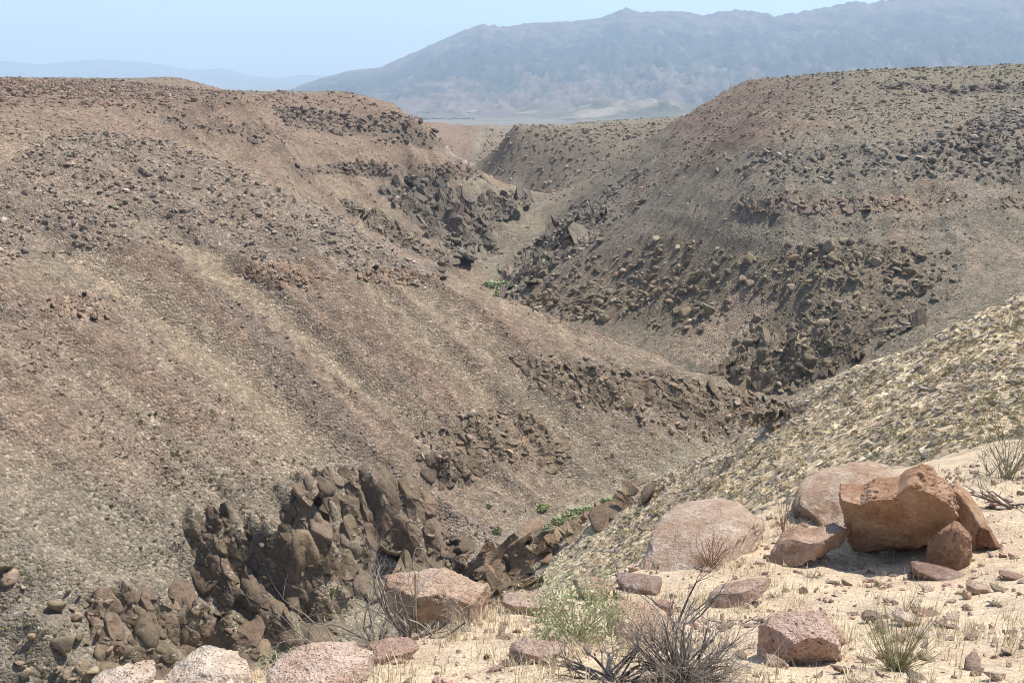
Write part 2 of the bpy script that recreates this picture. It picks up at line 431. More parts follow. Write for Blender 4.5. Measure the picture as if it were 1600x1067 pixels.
FLOOR_Z = -530.0
VA = np.radians(np.arange(-60, 60.01, 0.5)); VR = np.geomspace(3200, 76000, 90)
vx, vy = sheet_xy(VA, VR)
vz = -178 + (FLOOR_Z + 178) * smooth(3300, 7800, np.hypot(vx, vy)) - 6 + 5 * fbm(vx / 900, vy / 900)
me = mesh_from('valley_floor', np.stack([vx, vy, vz], -1).reshape(-1, 3), sheet_faces(*vx.shape)); me.materials.append(material_valley())
tag(link(bpy.data.objects.new('valley_floor', me)), kind='structure', label='flat pale valley floor between the gorge and the blue mountains')

SKYLINE = [(-500, 175), (300, 172), (380, 168), (430, 150), (470, 133), (500, 123), (545, 111), (595, 105), (640, 85), (700, 58), (750, 38), (790, 42), (830, 36), (900, 33), (940, 28), (960, 20), (977, 13), (1000, 19),
    (1050, 17), (1100, 23), (1150, 15), (1190, 19), (1215, 26), (1240, 20), (1290, 13), (1330, 2), (1365, 5), (1400, -3), (1450, -8), (1500, -10), (1600, -14), (1900, -20), (2400, 0)]
def pixel_elevation(az, pts):
    px = np.array([p[0] for p in pts], float); py = np.array([p[1] for p in pts], float)
    dx, dy, dz = pix_dir(px, py)
    a = np.arctan2(dx, dy); e = dz / np.hypot(dx, dy)
    return np.interp(az, a, e)
def mountain_sheet(name, r_foot, r_crest, r_back, skyline, na, nr, az0, az1, rough, label, tintfn):
    a = np.radians(np.linspace(az0, az1, na)); rr = np.concatenate([np.linspace(r_foot, r_crest, nr), np.linspace(r_crest, r_back, 14)[1:]])
    x, y = sheet_xy(a, rr); r = np.hypot(x, y)
    A = np.arctan2(x, y)
    crest = pixel_elevation(A, skyline) * r_crest - FLOOR_Z
    t = np.clip((r - r_foot) / (r_crest - r_foot), 0, 1)
    up = 0.10 * t + 0.90 * t ** 1.75
    back = np.clip((r - r_crest) / (r_back - r_crest), 0, 1)
    L = (r_crest - r_foot)
    xx, yy = x / L * 9, y / L * 9
    w = fbm(xx * 0.7, yy * 0.35, octaves=3)
    ridg = 1 - np.abs(fbm(xx * 1.9 + 0.5 * w, yy * 0.7 + 0.3 * w, octaves=6, gain=0.66)) * 1.7
    env = np.sin(np.pi * np.clip(t, 0, 1)) ** 0.8 * (t < 1)
    h = crest * up * (1 - 0.75 * back) + crest * rough * (ridg - 0.55) * env
    h = h + (1 - t) * t * 4 * 60 * fbm(xx * 3, yy * 3, octaves=4) + crest * 0.022 * fbm(xx * 11, yy * 2, octaves=4) * smooth(.85, 1, t)
    h = np.maximum(h, -10)
    me = mesh_from(name, np.stack([x, y, FLOOR_Z + h - 4], -1).reshape(-1, 3), sheet_faces(*x.shape))
    set_attr(me, 'tint', tintfn(t, h, xx, yy).reshape(-1, 3), 'FLOAT_COLOR')
    me.materials.append(material_mountain())
    return tag(link(bpy.data.objects.new(name, me)), kind='structure', label=label)
def mix3(a, b, k): return np.asarray(a) * (1 - k[..., None]) + np.asarray(b) * k[..., None]
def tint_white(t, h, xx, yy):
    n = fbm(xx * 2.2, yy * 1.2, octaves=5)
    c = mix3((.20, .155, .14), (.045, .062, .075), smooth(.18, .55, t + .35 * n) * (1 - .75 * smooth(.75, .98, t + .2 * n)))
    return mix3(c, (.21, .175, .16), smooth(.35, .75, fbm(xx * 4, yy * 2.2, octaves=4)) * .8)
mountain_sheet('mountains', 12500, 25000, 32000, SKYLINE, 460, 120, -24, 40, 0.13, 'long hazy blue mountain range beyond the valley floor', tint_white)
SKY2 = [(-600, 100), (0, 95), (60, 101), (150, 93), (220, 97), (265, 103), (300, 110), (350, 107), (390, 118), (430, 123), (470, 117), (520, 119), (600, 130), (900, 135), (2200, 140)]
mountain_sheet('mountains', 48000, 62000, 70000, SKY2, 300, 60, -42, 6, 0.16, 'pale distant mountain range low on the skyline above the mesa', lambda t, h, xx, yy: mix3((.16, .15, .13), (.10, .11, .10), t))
# low foothills in front of the range
def foothills():
    a = np.radians(np.linspace(-8, 16, 260)); rr = np.linspace(11300, 15500, 90)
    x, y = sheet_xy(a, rr)
    dx, dy, _ = pix_dir(np.array([840., 940., 1000., 1060., 1290., 700.]), np.array([170.] * 6)); ca = np.arctan2(dx, dy)
    h = np.zeros_like(x)
    A, Q = np.arctan2(x, y), np.hypot(x, y)
    for c, w, r0, rw, hh in ((ca[0], .022, 13800, 700, 120), (ca[1], .034, 13000, 900, 190), (ca[2], .028, 12400, 500, 120), (ca[3], .035, 12300, 600, 190), (ca[4], .05, 14300, 900, 420), (ca[5], .03, 14600, 600, 70)):
        h += hh * np.exp(-((A - c) / w) ** 2 - ((Q - r0) / rw) ** 2)
    h *= 0.75 + 0.8 * np.abs(fbm(x / 900, y / 900, octaves=5))
    me = mesh_from('foothills', np.stack([x, y, FLOOR_Z - 12 + h], -1).reshape(-1, 3), sheet_faces(*x.shape))
    k = smooth(-.1, .5, fbm(x / 700, y / 700, octaves=4))
    set_attr(me, 'tint', mix3((.15, .14, .10), (.36, .29, .23), k).reshape(-1, 3), 'FLOAT_COLOR')
    me.materials.append(material_mountain())
    tag(link(bpy.data.objects.new('hills', me)), kind='structure', label='low bare foothills rising from the valley floor')
foothills()

# ------------------------------------------------------------------ haze
def haze():
    x0, x1, y0, y1, z0, z1 = -75000, 75000, -4000, 78000, -620, 2950
    v = np.array([(x, y, z) for z in (z0, z1) for y in (y0, y1) for x in (x0, x1)], float)
    f = np.array([(0, 2, 3, 1), (4, 5, 7, 6), (0, 1, 5, 4), (2, 6, 7, 3), (0, 4, 6, 2), (1, 3, 7, 5)])
    me = mesh_from('haze', v, f, False)
    m = bpy.data.materials.new('haze_material'); m.use_nodes = True; nt = m.node_tree
    nt.nodes.remove(nt.nodes['Principled BSDF'])
    pv = nt.nodes.new('ShaderNodeVolumePrincipled')
    pv.inputs['Color'].default_value = (0.66, 0.84, 1.0, 1)
    pv.inputs['Density'].default_value = HAZE_DENSITY
    pv.inputs['Anisotropy'].default_value = 0.1
    nt.links.new(pv.outputs[0], nt.nodes['Material Output'].inputs['Volume'])
    me.materials.append(m)
    tag(link(bpy.data.objects.new('haze', me)), kind='stuff', label='thin pale blue haze over the valley and mountains')
HAZE_DENSITY = 3.5e-5
haze()
# ------------------------------------------------------------------ what lies where on the gorge walls
RIVER = survey([('w', -260, 90, -144), ('w', -150, 165, -147), (430, 1025, -150), (570, 962, -151), (720, 885, -152), (870, 818, -153), (1000, 770, -154),
    ('w', 92, 383, -155), ('w', 128, 424, -156.5), ('w', 96, 446, -157), ('w', 62, 466, -157.5), ('w', 28, 500, -158.5), ('w', 2, 560, -160), ('w', -14, 650, -163),
    (780, 452, -166), (718, 402, -169), (775, 345, -173), (835, 318, -175), ('w', 20, 1390, -178), ('w', -60, 1500, -181), ('w', -90, 1700, -186), ('w', 40, 2100, -196), ('w', 0, 2700, -215), ('w', 0, 3700, -215)])[:, :2]
def river_side(x, y):
    """distance to the river, + on the right bank (camera, right wall), - on the left bank"""
    sh = np.shape(x); x = np.ravel(x); y = np.ravel(y)
    best = np.full(len(x), 1e9); sgn = np.ones(len(x))
    for a, b in zip(RIVER[:-1], RIVER[1:]):
        d = b - a; L = d @ d
        t = np.clip(((x - a[0]) * d[0] + (y - a[1]) * d[1]) / L, 0, 1)
        qx, qy = x - (a[0] + d[0] * t), y - (a[1] + d[1] * t)
        m = np.hypot(qx, qy); s = np.where(d[0] * qy - d[1] * qx > 0, -1.0, 1.0)
        k = m < best; best[k] = m[k]; sgn[k] = s[k]
    return (best * sgn).reshape(sh)
side_r = river_side(GX, GY)
def zone_side(x, y):
    d = bil(side_r, x, y)
    return d

# zone: outline in the photograph, range of distances (m), share of ground covered, stone size (m), colour, shape
DARK, GREY, BROWN, RED, PALE = (.175, .150, .122), (.27, .232, .180), (.25, .19, .14), (.25, .165, .122), (.34, .29, .24)
ZONES = {
 'right_field': ([(930, 400), (1060, 365), (1180, 400), (1300, 375), (1480, 385), (1490, 450), (1420, 515), (1330, 565), (1250, 612), (1130, 595), (1130, 560), (1210, 480), (1170, 450), (1080, 530), (960, 500), (840, 510), (800, 470)], 430, 800, .80, (.8, 5.2), (0.248, 0.198, 0.136), 'round'),
 'right_band': ([(1130, 240), (1250, 225), (1400, 222), (1490, 200), (1600, 150), (1600, 285), (1480, 285), (1380, 272), (1250, 290), (1150, 275)], 430, 900, .62, (.8, 3.6), (0.248, 0.207, 0.158), 'angular'),
 'right_ledge': ([(1150, 315), (1200, 300), (1300, 310), (1400, 303), (1510, 308), (1520, 326), (1400, 330), (1240, 337), (1165, 330)], 430, 900, .45, (.8, 2.4), (0.324, 0.233, 0.156), 'angular'),
 'right_ledge_b': ([(1560, 310), (1620, 300), (1620, 335), (1575, 330)], 430, 900, .45, (.8, 2.4), BROWN, 'angular'),
 'right_red': ([(1060, 180), (1180, 127), (1300, 125), (1230, 180), (1120, 250), (1020, 300), (960, 340), (1010, 260)], 500, 1100, .38, (.7, 2.2), (.265, .190, .138), 'angular'),
 'right_top': ([(1180, 122), (1620, 98), (1620, 160), (1400, 215), (1200, 230)], 430, 1100, .17, (.9, 2.6), (.25, .20, .142), 'angular'),
 'right_top_ledge': ([(1380, 128), (1500, 136), (1620, 128), (1620, 142), (1500, 148), (1380, 140)], 430, 1200, .4, (.8, 2.6), DARK, 'angular'),
 'right_mid': ([(960, 300), (1160, 270), (1500, 290), (1480, 385), (1200, 390), (1060, 365), (930, 400)], 430, 900, .10, (.5, 1.6), GREY, 'angular'),
 'chute': ([(1480, 290), (1580, 290), (1480, 440), (1400, 540), (1300, 600), (1370, 530), (1450, 440)], 420, 800, .24, (.35, 1.1), (.285, .240, .185), 'angular'),
 'right_far': ([(800, 480), (790, 430), (870, 340), (950, 285), (1040, 240), (1100, 245), (1000, 330), (900, 430), (860, 500)], 520, 1200, .55, (1.0, 4.6), (0.248, 0.208, 0.156), 'angular'),
 'right_far_rim': ([(740, 250), (770, 200), (1040, 192), (1040, 245), (950, 275), (860, 300), (780, 275)], 1100, 2200, .36, (1.5, 5.0), (0.273, 0.211, 0.149), 'angular'),
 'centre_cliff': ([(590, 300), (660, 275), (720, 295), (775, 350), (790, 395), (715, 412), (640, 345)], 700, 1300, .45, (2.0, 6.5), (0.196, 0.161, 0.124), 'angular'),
 'centre_strip': ([(530, 310), (580, 325), (640, 365), (720, 415), (700, 432), (620, 385), (540, 330)], 560, 1200, .55, (1.2, 4.0), (0.215, 0.173, 0.130), 'angular'),
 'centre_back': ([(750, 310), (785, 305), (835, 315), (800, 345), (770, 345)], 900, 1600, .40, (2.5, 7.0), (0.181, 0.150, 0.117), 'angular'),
 'left_band': ([(420, 160), (470, 175), (560, 178), (640, 180), (700, 235), (640, 222), (520, 210), (450, 200)], 560, 1200, .6, (1.4, 4.4), (0.215, 0.163, 0.124), 'angular'),
 'left_band_b': ([(250, 178), (340, 188), (450, 205), (440, 228), (330, 208), (255, 195)], 460, 1000, .5, (1.0, 3.0), (0.248, 0.188, 0.140), 'angular'),
 'left_pale': ([(690, 230), (720, 232), (750, 255), (740, 265), (700, 248)], 700, 1400, .35, (1.5, 4.0), (0.511, 0.450, 0.373), 'angular'),
 'left_ledge': ([(420, 264), (520, 256), (600, 262), (720, 262), (750, 275), (600, 277), (500, 273)], 560, 1300, .5, (1.2, 3.2), (0.223, 0.173, 0.130), 'angular'),
 'left_top': ([(-20, 120), (290, 120), (390, 150), (540, 145), (640, 180), (420, 165), (260, 180), (-20, 165)], 430, 1300, .24, (1.0, 3.0), (.255, .178, .128), 'angular'),
 'spur_top': ([(60, 215), (200, 205), (330, 245), (430, 290), (560, 385), (560, 400), (420, 410), (250, 375), (-20, 420), (-20, 270)], 250, 470, .48, (.5, 1.9), (.285, .222, .168), 'angular'),
 'spur_edge': ([(480, 315), (600, 378), (700, 430), (640, 438), (540, 425), (470, 380)], 300, 470, .40, (.5, 1.5), (.30, .24, .185), 'angular'),
 'spur_ledge': ([(365, 420), (430, 412), (505, 432), (490, 447), (420, 444)], 250, 470, .5, (.7, 1.9), (0.324, 0.241, 0.179), 'angular'),
 'spur_ledge_b': ([(555, 428), (600, 420), (692, 434), (650, 442), (590, 441)], 250, 470, .5, (.6, 1.5), (0.358, 0.264, 0.194), 'angular'),
 'spur_ledge_c': ([(50, 478), (100, 455), (168, 470), (162, 499), (110, 497)], 220, 470, .5, (.7, 1.7), (0.358, 0.272, 0.209), 'angular'),
 'chute_a': ([(-20, 440), (60, 490), (140, 580), (270, 720), (330, 790), (250, 760), (130, 660), (-20, 520)], 180, 470, .42, (.3, 1.0), (.295, .222, .165), 'angular'),
 'chute_b': ([(320, 450), (400, 480), (520, 620), (650, 760), (560, 745), (440, 620)], 200, 470, .48, (.3, 1.05), (.255, .197, .150), 'angular'),
 'chute_c': ([(130, 430), (200, 470), (330, 600), (420, 720), (350, 700), (220, 560)], 200, 470, .36, (.3, .9), (.285, .215, .160), 'angular'),
 'spur_nose': ([(790, 555), (900, 560), (1050, 585), (1180, 615), (1245, 650), (1120, 695), (1010, 665), (900, 625)], 250, 470, .55, (.5, 3.0), (0.281, 0.217, 0.156), 'angular'),
 'spur_low': ([(640, 670), (720, 640), (830, 640), (890, 690), (905, 750), (830, 720), (720, 755), (655, 730)], 220, 470, .5, (.5, 2.6), (0.281, 0.217, 0.156), 'angular'),
 'bed': ([(690, 785), (800, 838), (740, 885), (690, 860), (660, 800)], 200, 400, .28, (.4, 1.3), (.30, .24, .19), 'angular'),
 'hill_rocks': ([(1420, 610), (1620, 530), (1620, 700), (1500, 705)], 14, 130, .14, (.12, .6), (0.460, 0.353, 0.269), 'angular'),
}
def zone_cover(px, py, r):
    j1 = fbm(px / 40.0, py / 26.0, octaves=3) * 16; j2 = fbm(px / 40.0 + 31, py / 26.0, octaves=3) * 9
    return {k: inside(z[0], px + j1, py + j2) & (r > z[1]) & (r < z[2]) for k, z in ZONES.items()}

def tint_of(x, y, z):
    r = np.hypot(x, y); px, py = to_pix(x, y, z)
    sd = bil(side_r, x, y)
    lw, lf, lr = bil(lic_wide, x, y), bil(lic_fine, x, y), bil(lic_far, x, y)
    n1 = fbm(x / 60, y / 60, octaves=4); n2 = fbm(x / 9, y / 9, octaves=4); n3 = fbm(x / 25 + 7, y / 25, octaves=3)
    tan, red, straw, greyb = (.305, .236, .165), (.272, .196, .140), (.395, .312, .207), (.240, .197, .145)
    # left bank
    band = .95 * lf + .35 * lw
    c = mix3(tan, red, smooth(-.2, 1.3, lw + .8 * n1 + .3))
    c = mix3(c, straw, smooth(.5, 1.9, lf * .9 - .3 * lw + 1.2 * n3) * .42)
    c = mix3(c, greyb, smooth(.2, 1.2, .6 * lr + 1.3 * n1 - .3) * .6)
    c = mix3(c, (.222, .165, .120), smooth(.35, 1.5, band + .5 * n3) * .8)
    c = mix3(c, (.395, .305, .205), smooth(.6, 1.8, -band + .6 * n3) * .25)
    c = mix3(c, (.285, .198, .142), smooth(330, 200, py + 25 * n3) * .55)
    low = smooth(620, 860, py + 40 * n3) * smooth(700, 200, np.abs(px - 300)) * (r < 470)
    c = mix3(c, (.262, .225, .170), low * .75)
    nose = smooth(700, 1000, px) * smooth(480, 640, py) * (r < 470)
    c = mix3(c, (.265, .218, .158), nose * .7)
    # right wall: greyer
    cr = mix3((.270, .224, .160), (.222, .188, .136), smooth(-.6, .9, .7 * lr + n1))
    cr = mix3(cr, (.325, .252, .182), smooth(.5, 1.5, lf * .5 + lr * .6 + n3) * .8)
    cr = mix3(cr, (.30, .212, .156), smooth(.1, .8, 1 - np.abs(px - 1180) / 260 - np.abs(py - 180) / 90 + .5 * n3) * .8)
    cr = mix3(cr, (.25, .222, .15), smooth(150, 110, py + 8 * n2) * smooth(1150, 1300, px) * .9)
    stripe = np.abs((px - 1090) + (py - 210) * 1.12) < (26 + 20 * n3)
    cr = mix3(cr, (.35, .282, .20), (stripe & (py > 200) & (py < 470)) * .8)
    k = (sd > 0) & (r > 190)
    c = np.where(k[..., None], cr, c)
    # camera-side hillside: straw grass
    ch = mix3((.54, .43, .28), (.44, .345, .23), smooth(-.5, .8, n2 + n3 + .3 * lf))
    ch = mix3(ch, (.24, .20, .15), smooth(.4, 1.0, n1 + .4 * lf + .2) * .5 * smooth(80, 160, r) + smooth(60, 160, r) * smooth(900, 820, px) * .6)
    kh = (sd > 0) & (r <= 190)
    c = np.where(kh[..., None], ch, c)
    # level tops: olive desert scrub
    sl = bil(slope_r, x, y)
    c = mix3(c, (.26, .225, .155), smooth(.16, .05, sl) * smooth(300, 420, r) * .85 * (np.hypot(x, y) < 5000))
    # gorge floor
    c = mix3(c, (.29, .25, .175), smooth(9, 3, np.abs(sd)) * (r > 150) * .8)
    # rubble zones tint the fines between the stones
    zc = zone_cover(px, py, r)
    for kk, m in zc.items():
        col = np.array(ZONES[kk][5]) * .92
        c = mix3(c, col, m * min(.75, ZONES[kk][3] * 1.7))
    slab = inside([(-20, 900), (70, 895), (165, 930), (180, 1010), (160, 1075), (-20, 1075)], px + 14 * n2, py + 10 * n3) & (r > 150) & (r < 420)
    c = mix3(c, (.225, .190, .145), slab * .85)
    tanc = inside([(1045, 550), (1100, 485), (1175, 445), (1215, 470), (1150, 545), (1115, 582)], px + 10 * n2, py + 8 * n3) & (r > 430) & (r < 800)
    c = mix3(c, (.36, .272, .195), tanc * .85)
    c = c * (1 + .16 * n2)[..., None]
    return np.clip(c, .02, .8)
tint_T = tint_of(TX, TY, TZ)
# broken ground inside the rubble zones
_zc = zone_cover(TPX, TPY, np.hypot(TX, TY)); _rough = np.zeros_like(TX)
for _k, _m in _zc.items(): _rough = np.maximum(_rough, _m * min(1.0, ZONES[_k][3] * 1.5) * ZONES[_k][4][1] ** .5)
TZ = TZ + _rough * (.45 * np.abs(fbm(TX / 4.0, TY / 4.0, octaves=3)) - .12) * smooth(120, 200, np.hypot(TX, TY))
_el = TZ / np.hypot(TX, TY); _horizon = np.maximum.accumulate(_el, axis=1)

def material_slope():
    m, nt, b = new_mat('gorge_slope_material')
    pos = N(nt, 'ShaderNodeNewGeometry').outputs['Position']
    at = N(nt, 'ShaderNodeAttribute', attribute_name='tint').outputs['Color']
    v1 = voro_n(nt, pos, 1.1); v2 = voro_n(nt, pos, 2.6)
    n1 = noise_n(nt, pos, 0.22, 5, .65).outputs['Fac']
    g1 = ramp(nt, N(nt, 'ShaderNodeSeparateColor', i_0=v1.outputs['Color']).outputs[0], [(0, .42), (.5, .92), (.86, 1.2), (1, 2.0)])
    g2 = ramp(nt, N(nt, 'ShaderNodeSeparateColor', i_0=v2.outputs['Color']).outputs[1], [(0, .55), (.6, 1.0), (.93, 1.1), (1, 1.7)])
    c = mix(nt, .55, at, g1, 'MULTIPLY'); c = mix(nt, .55, c, g2, 'MULTIPLY')
    c = mix(nt, .8, c, ramp(nt, n1, [(.3, .66), (.5, 1.0), (.68, 1.22)]), 'MULTIPLY')
    nt.links.new(c, b.inputs['Base Color'])
    h = math_n(nt, 'ADD', math_n(nt, 'MULTIPLY', v1.outputs['Distance'], -.55), math_n(nt, 'MULTIPLY', v2.outputs['Distance'], -.25))
    h = math_n(nt, 'ADD', h, math_n(nt, 'MULTIPLY', n1, 1.2))
    bp = N(nt, 'ShaderNodeBump', i_Strength=1.0, i_Distance=1.0, i_Height=h)
    nt.links.new(bp.outputs[0], b.inputs['Normal'])
    return m
me = mesh_from('canyon_slope', np.stack([TX, TY, TZ], -1).reshape(-1, 3), sheet_faces(*TX.shape))
set_attr(me, 'tint', tint_T.reshape(-1, 3), 'FLOAT_COLOR')
me.materials.append(material_slope())
tag(link(bpy.data.objects.new('terrain', me)), kind='structure', label='bare brown gorge walls, spurs and mesa tops cut by a deep river gorge')

def material_rim():
    m, nt, b = new_mat('rim_ground_material')
    pos = N(nt, 'ShaderNodeNewGeometry').outputs['Position']
    n1 = noise_n(nt, pos, 1.3, 6, .6).outputs['Fac']; n2 = noise_n(nt, pos, 22., 5, .65).outputs['Fac']; n3 = noise_n(nt, pos, 5., 4, .6).outputs['Fac']
    v1 = voro_n(nt, pos, 38.); v2 = voro_n(nt, pos, 90.)
    c = ramp(nt, n1, [(.25, (.46, .33, .225)), (.42, (.58, .45, .31)), (.6, (.66, .525, .36)), (.75, (.59, .47, .30))])
    g = ramp(nt, N(nt, 'ShaderNodeSeparateColor', i_0=v1.outputs['Color']).outputs[0], [(0, .62), (.5, .95), (.92, 1.08), (1, 1.3)])
    g2 = ramp(nt, N(nt, 'ShaderNodeSeparateColor', i_0=v2.outputs['Color']).outputs[1], [(0, .7), (.6, 1.0), (1, 1.25)])
    c = mix(nt, .6, c, g, 'MULTIPLY'); c = mix(nt, .5, c, g2, 'MULTIPLY')
    c = mix(nt, .5, c, ramp(nt, n3, [(.3, .7), (.6, 1.1)]), 'MULTIPLY')
    nt.links.new(c, b.inputs['Base Color'])
    h = math_n(nt, 'ADD', math_n(nt, 'MULTIPLY', v1.outputs['Distance'], -.5), math_n(nt, 'MULTIPLY', n2, .8))
    h = math_n(nt, 'ADD', h, math_n(nt, 'MULTIPLY', v2.outputs['Distance'], -.25)); h = math_n(nt, 'ADD', h, math_n(nt, 'MULTIPLY', n3, 1.6))
    bp = N(nt, 'ShaderNodeBump', i_Strength=0.9, i_Distance=0.025, i_Height=h)
    nt.links.new(bp.outputs[0], b.inputs['Normal'])
    return m
NA_ = azimuths(0.22, 42, 3.0); NR_ = np.concatenate([[0.05], np.geomspace(.6, 16, 190)])
NX, NY = sheet_xy(NA_, NR_); NZ = height(NX, NY)
me = mesh_from('rim_ground', np.stack([NX, NY, NZ], -1).reshape(-1, 3), sheet_faces(*NX.shape)); me.materials.append(material_rim())
tag(link(bpy.data.objects.new('ground', me)), kind='structure', label='pale pinkish gravel ground on the rim of the gorge')
_nr = np.geomspace(1.5, 60, 700)
def near_hit(px, py):
    return first_hit(height, px, py, _nr)
# ------------------------------------------------------------------ rocks
import bmesh
def ico(sub):
    bm = bmesh.new(); bmesh.ops.create_icosphere(bm, subdivisions=sub, radius=1.0)
    v = np.array([p.co[:] for p in bm.verts]); f = np.array([[q.index for q in p.verts] for p in bm.faces]); bm.free()
    return v / np.linalg.norm(v, axis=1)[:, None], f
ICO = {k: ico(k) for k in (1, 2, 3, 4, 5, 6, 7)}
def rock_shape(u, seed, kind, squash=(1, 1, 1)):
    g = np.random.default_rng(seed)
    n = g.normal(size=(9 if kind == 'angular' else 7, 3)); n /= np.linalg.norm(n, axis=1)[:, None]
    n = np.concatenate([n, [[0, 0, 1], [0, 0, -1]]])
    d = g.uniform(.62, 1.0, len(n)); p = 24 if kind == 'angular' else 6
    q = np.maximum(u @ n.T, 0.02) / d
    r = (q ** p).sum(1) ** (-1 / p)
    o = g.uniform(-50, 50, 3)
    r = r * (1 + (.10 if kind == 'angular' else .13) * fbm(u[:, 0] * 1.7 + o[0], u[:, 1] * 1.7 + o[1], u[:, 2] * 1.7 + o[2], octaves=3))
    if kind == 'round':        # joints: a few creases across the boulder
        for _ in range(2):
            m = g.normal(size=3); m /= np.linalg.norm(m)
            w = u @ m - g.uniform(-.4, .4) + .12 * perlin(u[:, 0] * 2 + o[1], u[:, 1] * 2, u[:, 2] * 2)
            r = r * (1 - .10 * np.exp(-(w / .07) ** 2))
    v = u * r[:, None] * np.asarray(squash)
    return v / np.abs(v).max()
def material_rock(name, from_attribute):
    m, nt, b = new_mat(name)
    if from_attribute:
        base = N(nt, 'ShaderNodeAttribute', attribute_name='tint').outputs['Color']
        vec = N(nt, 'ShaderNodeNewGeometry').outputs['Position']; sc = 1.0
    else:
        oi = N(nt, 'ShaderNodeObjectInfo'); base = oi.outputs['Color']
        vec = N(nt, 'ShaderNodeTexCoord').outputs['Object']; sc = 1.0
        vec = N(nt, 'ShaderNodeVectorMath', operation='ADD', i_0=vec, i_1=N(nt, 'ShaderNodeCombineXYZ', i_X=math_n(nt, 'MULTIPLY', oi.outputs['Random'], 40.0)).outputs[0]).outputs[0]
    n1 = noise_n(nt, vec, 2.2 * sc, 6, .65).outputs['Fac']; n2 = noise_n(nt, vec, 9 * sc, 4, .6).outputs['Fac']
    c = mix(nt, .85, base, ramp(nt, n1, [(.3, .62), (.5, 1.0), (.7, 1.3)]), 'MULTIPLY')
    c = mix(nt, .5, c, ramp(nt, n2, [(.35, .65), (.6, 1.15)]), 'MULTIPLY')
    nt.links.new(c, b.inputs['Base Color'])
    h = math_n(nt, 'ADD', n1, math_n(nt, 'MULTIPLY', n2, .35))
    bp = N(nt, 'ShaderNodeBump', i_Strength=0.7, i_Distance=.35, i_Height=h)
    nt.links.new(bp.outputs[0], b.inputs['Normal'])
    return m
MAT_ROCK = material_rock('rock_material', False); MAT_STONES = material_rock('loose_stone_material', True)
LIB = {}
def rock_mesh(kind, sub, i):
    k = (kind, sub, i)
    if k not in LIB:
        u, f = ICO[sub]; g = np.random.default_rng(i + 91)
        sq = (1, g.uniform(.65, .95), g.uniform(.5, .8)) if kind == 'angular' else (1, g.uniform(.8, 1), g.uniform(.8, 1.05))
        me = mesh_from('rock_' + kind, rock_shape(u, i * 13 + (5 if kind == 'round' else 0), kind, sq), f, smooth=(kind == 'round' or sub > 2))
        me.materials.append(MAT_ROCK); LIB[k] = me
    return LIB[k]
def euler_mats(rx, ry, rz):
    cx, sx, cy_, sy, cz, sz = np.cos(rx), np.sin(rx), np.cos(ry), np.sin(ry), np.cos(rz), np.sin(rz)
    M = np.empty((len(rx), 3, 3))
    M[:, 0, 0] = cy_ * cz; M[:, 0, 1] = sx * sy * cz - cx * sz; M[:, 0, 2] = cx * sy * cz + sx * sz
    M[:, 1, 0] = cy_ * sz; M[:, 1, 1] = sx * sy * sz + cx * cz; M[:, 1, 2] = cx * sy * sz - sx * cz
    M[:, 2, 0] = -sy; M[:, 2, 1] = sx * cy_; M[:, 2, 2] = cx * cy_
    return M
def stones_mesh(name, P, S, T, sub, material, kinds=('angular',), seed=1, tilt=.5):
    """many small stones as one mesh: P positions, S radii, T colours"""
    g = np.random.default_rng(seed); n = len(P)
    if sub == 0:
        u = np.array([(1, 0, 0), (-1, 0, 0), (0, 1, 0), (0, -1, 0), (0, 0, 1), (0, 0, -1)], float)
        f = np.array([(0, 2, 4), (2, 1, 4), (1, 3, 4), (3, 0, 4), (2, 0, 5), (1, 2, 5), (3, 1, 5), (0, 3, 5)])
        shapes = [u * (1 + .35 * g.uniform(-1, 1, (6, 3))) * (1, .8, .6) for _ in range(12)]
    else:
        u, f = ICO[sub]; shapes = [rock_shape(u, 700 + k, kinds[k % len(kinds)], (1, .8, .62)) for k in range(14)]
    shapes = np.array(shapes); w = g.integers(0, len(shapes), n)
    M = euler_mats(g.normal(0, tilt, n), g.normal(0, tilt, n), g.uniform(0, 6.28, n))
    V = np.einsum('nij,nkj->nki', M, shapes[w]) * (S[:, None, None] * (1 + .3 * g.uniform(-1, 1, (n, 1, 3)))) + P[:, None]
    k = V.shape[1]
    F = (f[None] + (np.arange(n) * k)[:, None, None]).reshape(-1, 3)
    me = mesh_from(name, V.reshape(-1, 3), F, smooth=False)
    set_attr(me, 'tint', np.repeat(T, k, axis=0), 'FLOAT_COLOR')
    me.materials.append(material)
    return me

# candidates spread over the sheet by area, kept by zone
cA = 0.5 * (AZ[1:] + AZ[:-1])
def spread(n, r0, r1, half=33.0):
    """n random points of the sheet, evenly over the picture's angle and log distance (denser near)"""
    az = np.radians(rng.uniform(-half, half, n)); r = np.exp(rng.uniform(math.log(r0), math.log(r1), n))
    return r * np.sin(az), r * np.cos(az)
_hor = np.maximum.accumulate(np.pad(_el, ((0, 0), (1, 0)), constant_values=-9)[:, :-1], axis=1)
def seen(x, y, z, slack=0.004):
    az = np.arctan2(x, y); r = np.hypot(x, y)
    ia = np.clip(np.searchsorted(AZ, az), 0, len(AZ) - 1); j = np.clip(np.searchsorted(RR, r * .985), 0, len(RR) - 1)
    return z / r > _hor[ia, j] - slack

boulder_pool = []   # (x, y, z, radius, colour, shape, zone)
P_all, S_all, T_all = [], [], []
cand = spread(420000, 60, 2200)
cx, cy2 = cand
NB = fbm(cx / 12, cy2 / 12, octaves=3)
cz = height(cx, cy2)
cpx, cpy = to_pix(cx, cy2, cz); cr = np.hypot(cx, cy2)
vis = seen(cx, cy2, cz, .012) & (cpx > -60) & (cpx < 1660) & (cpy < 1100)
cx, cy2, cz, cpx, cpy, cr, NB = [a[vis] for a in (cx, cy2, cz, cpx, cpy, cr, NB)]
cover = zone_cover(cpx, cpy, cr)
lf_c = bil(lic_fine, cx, cy2)
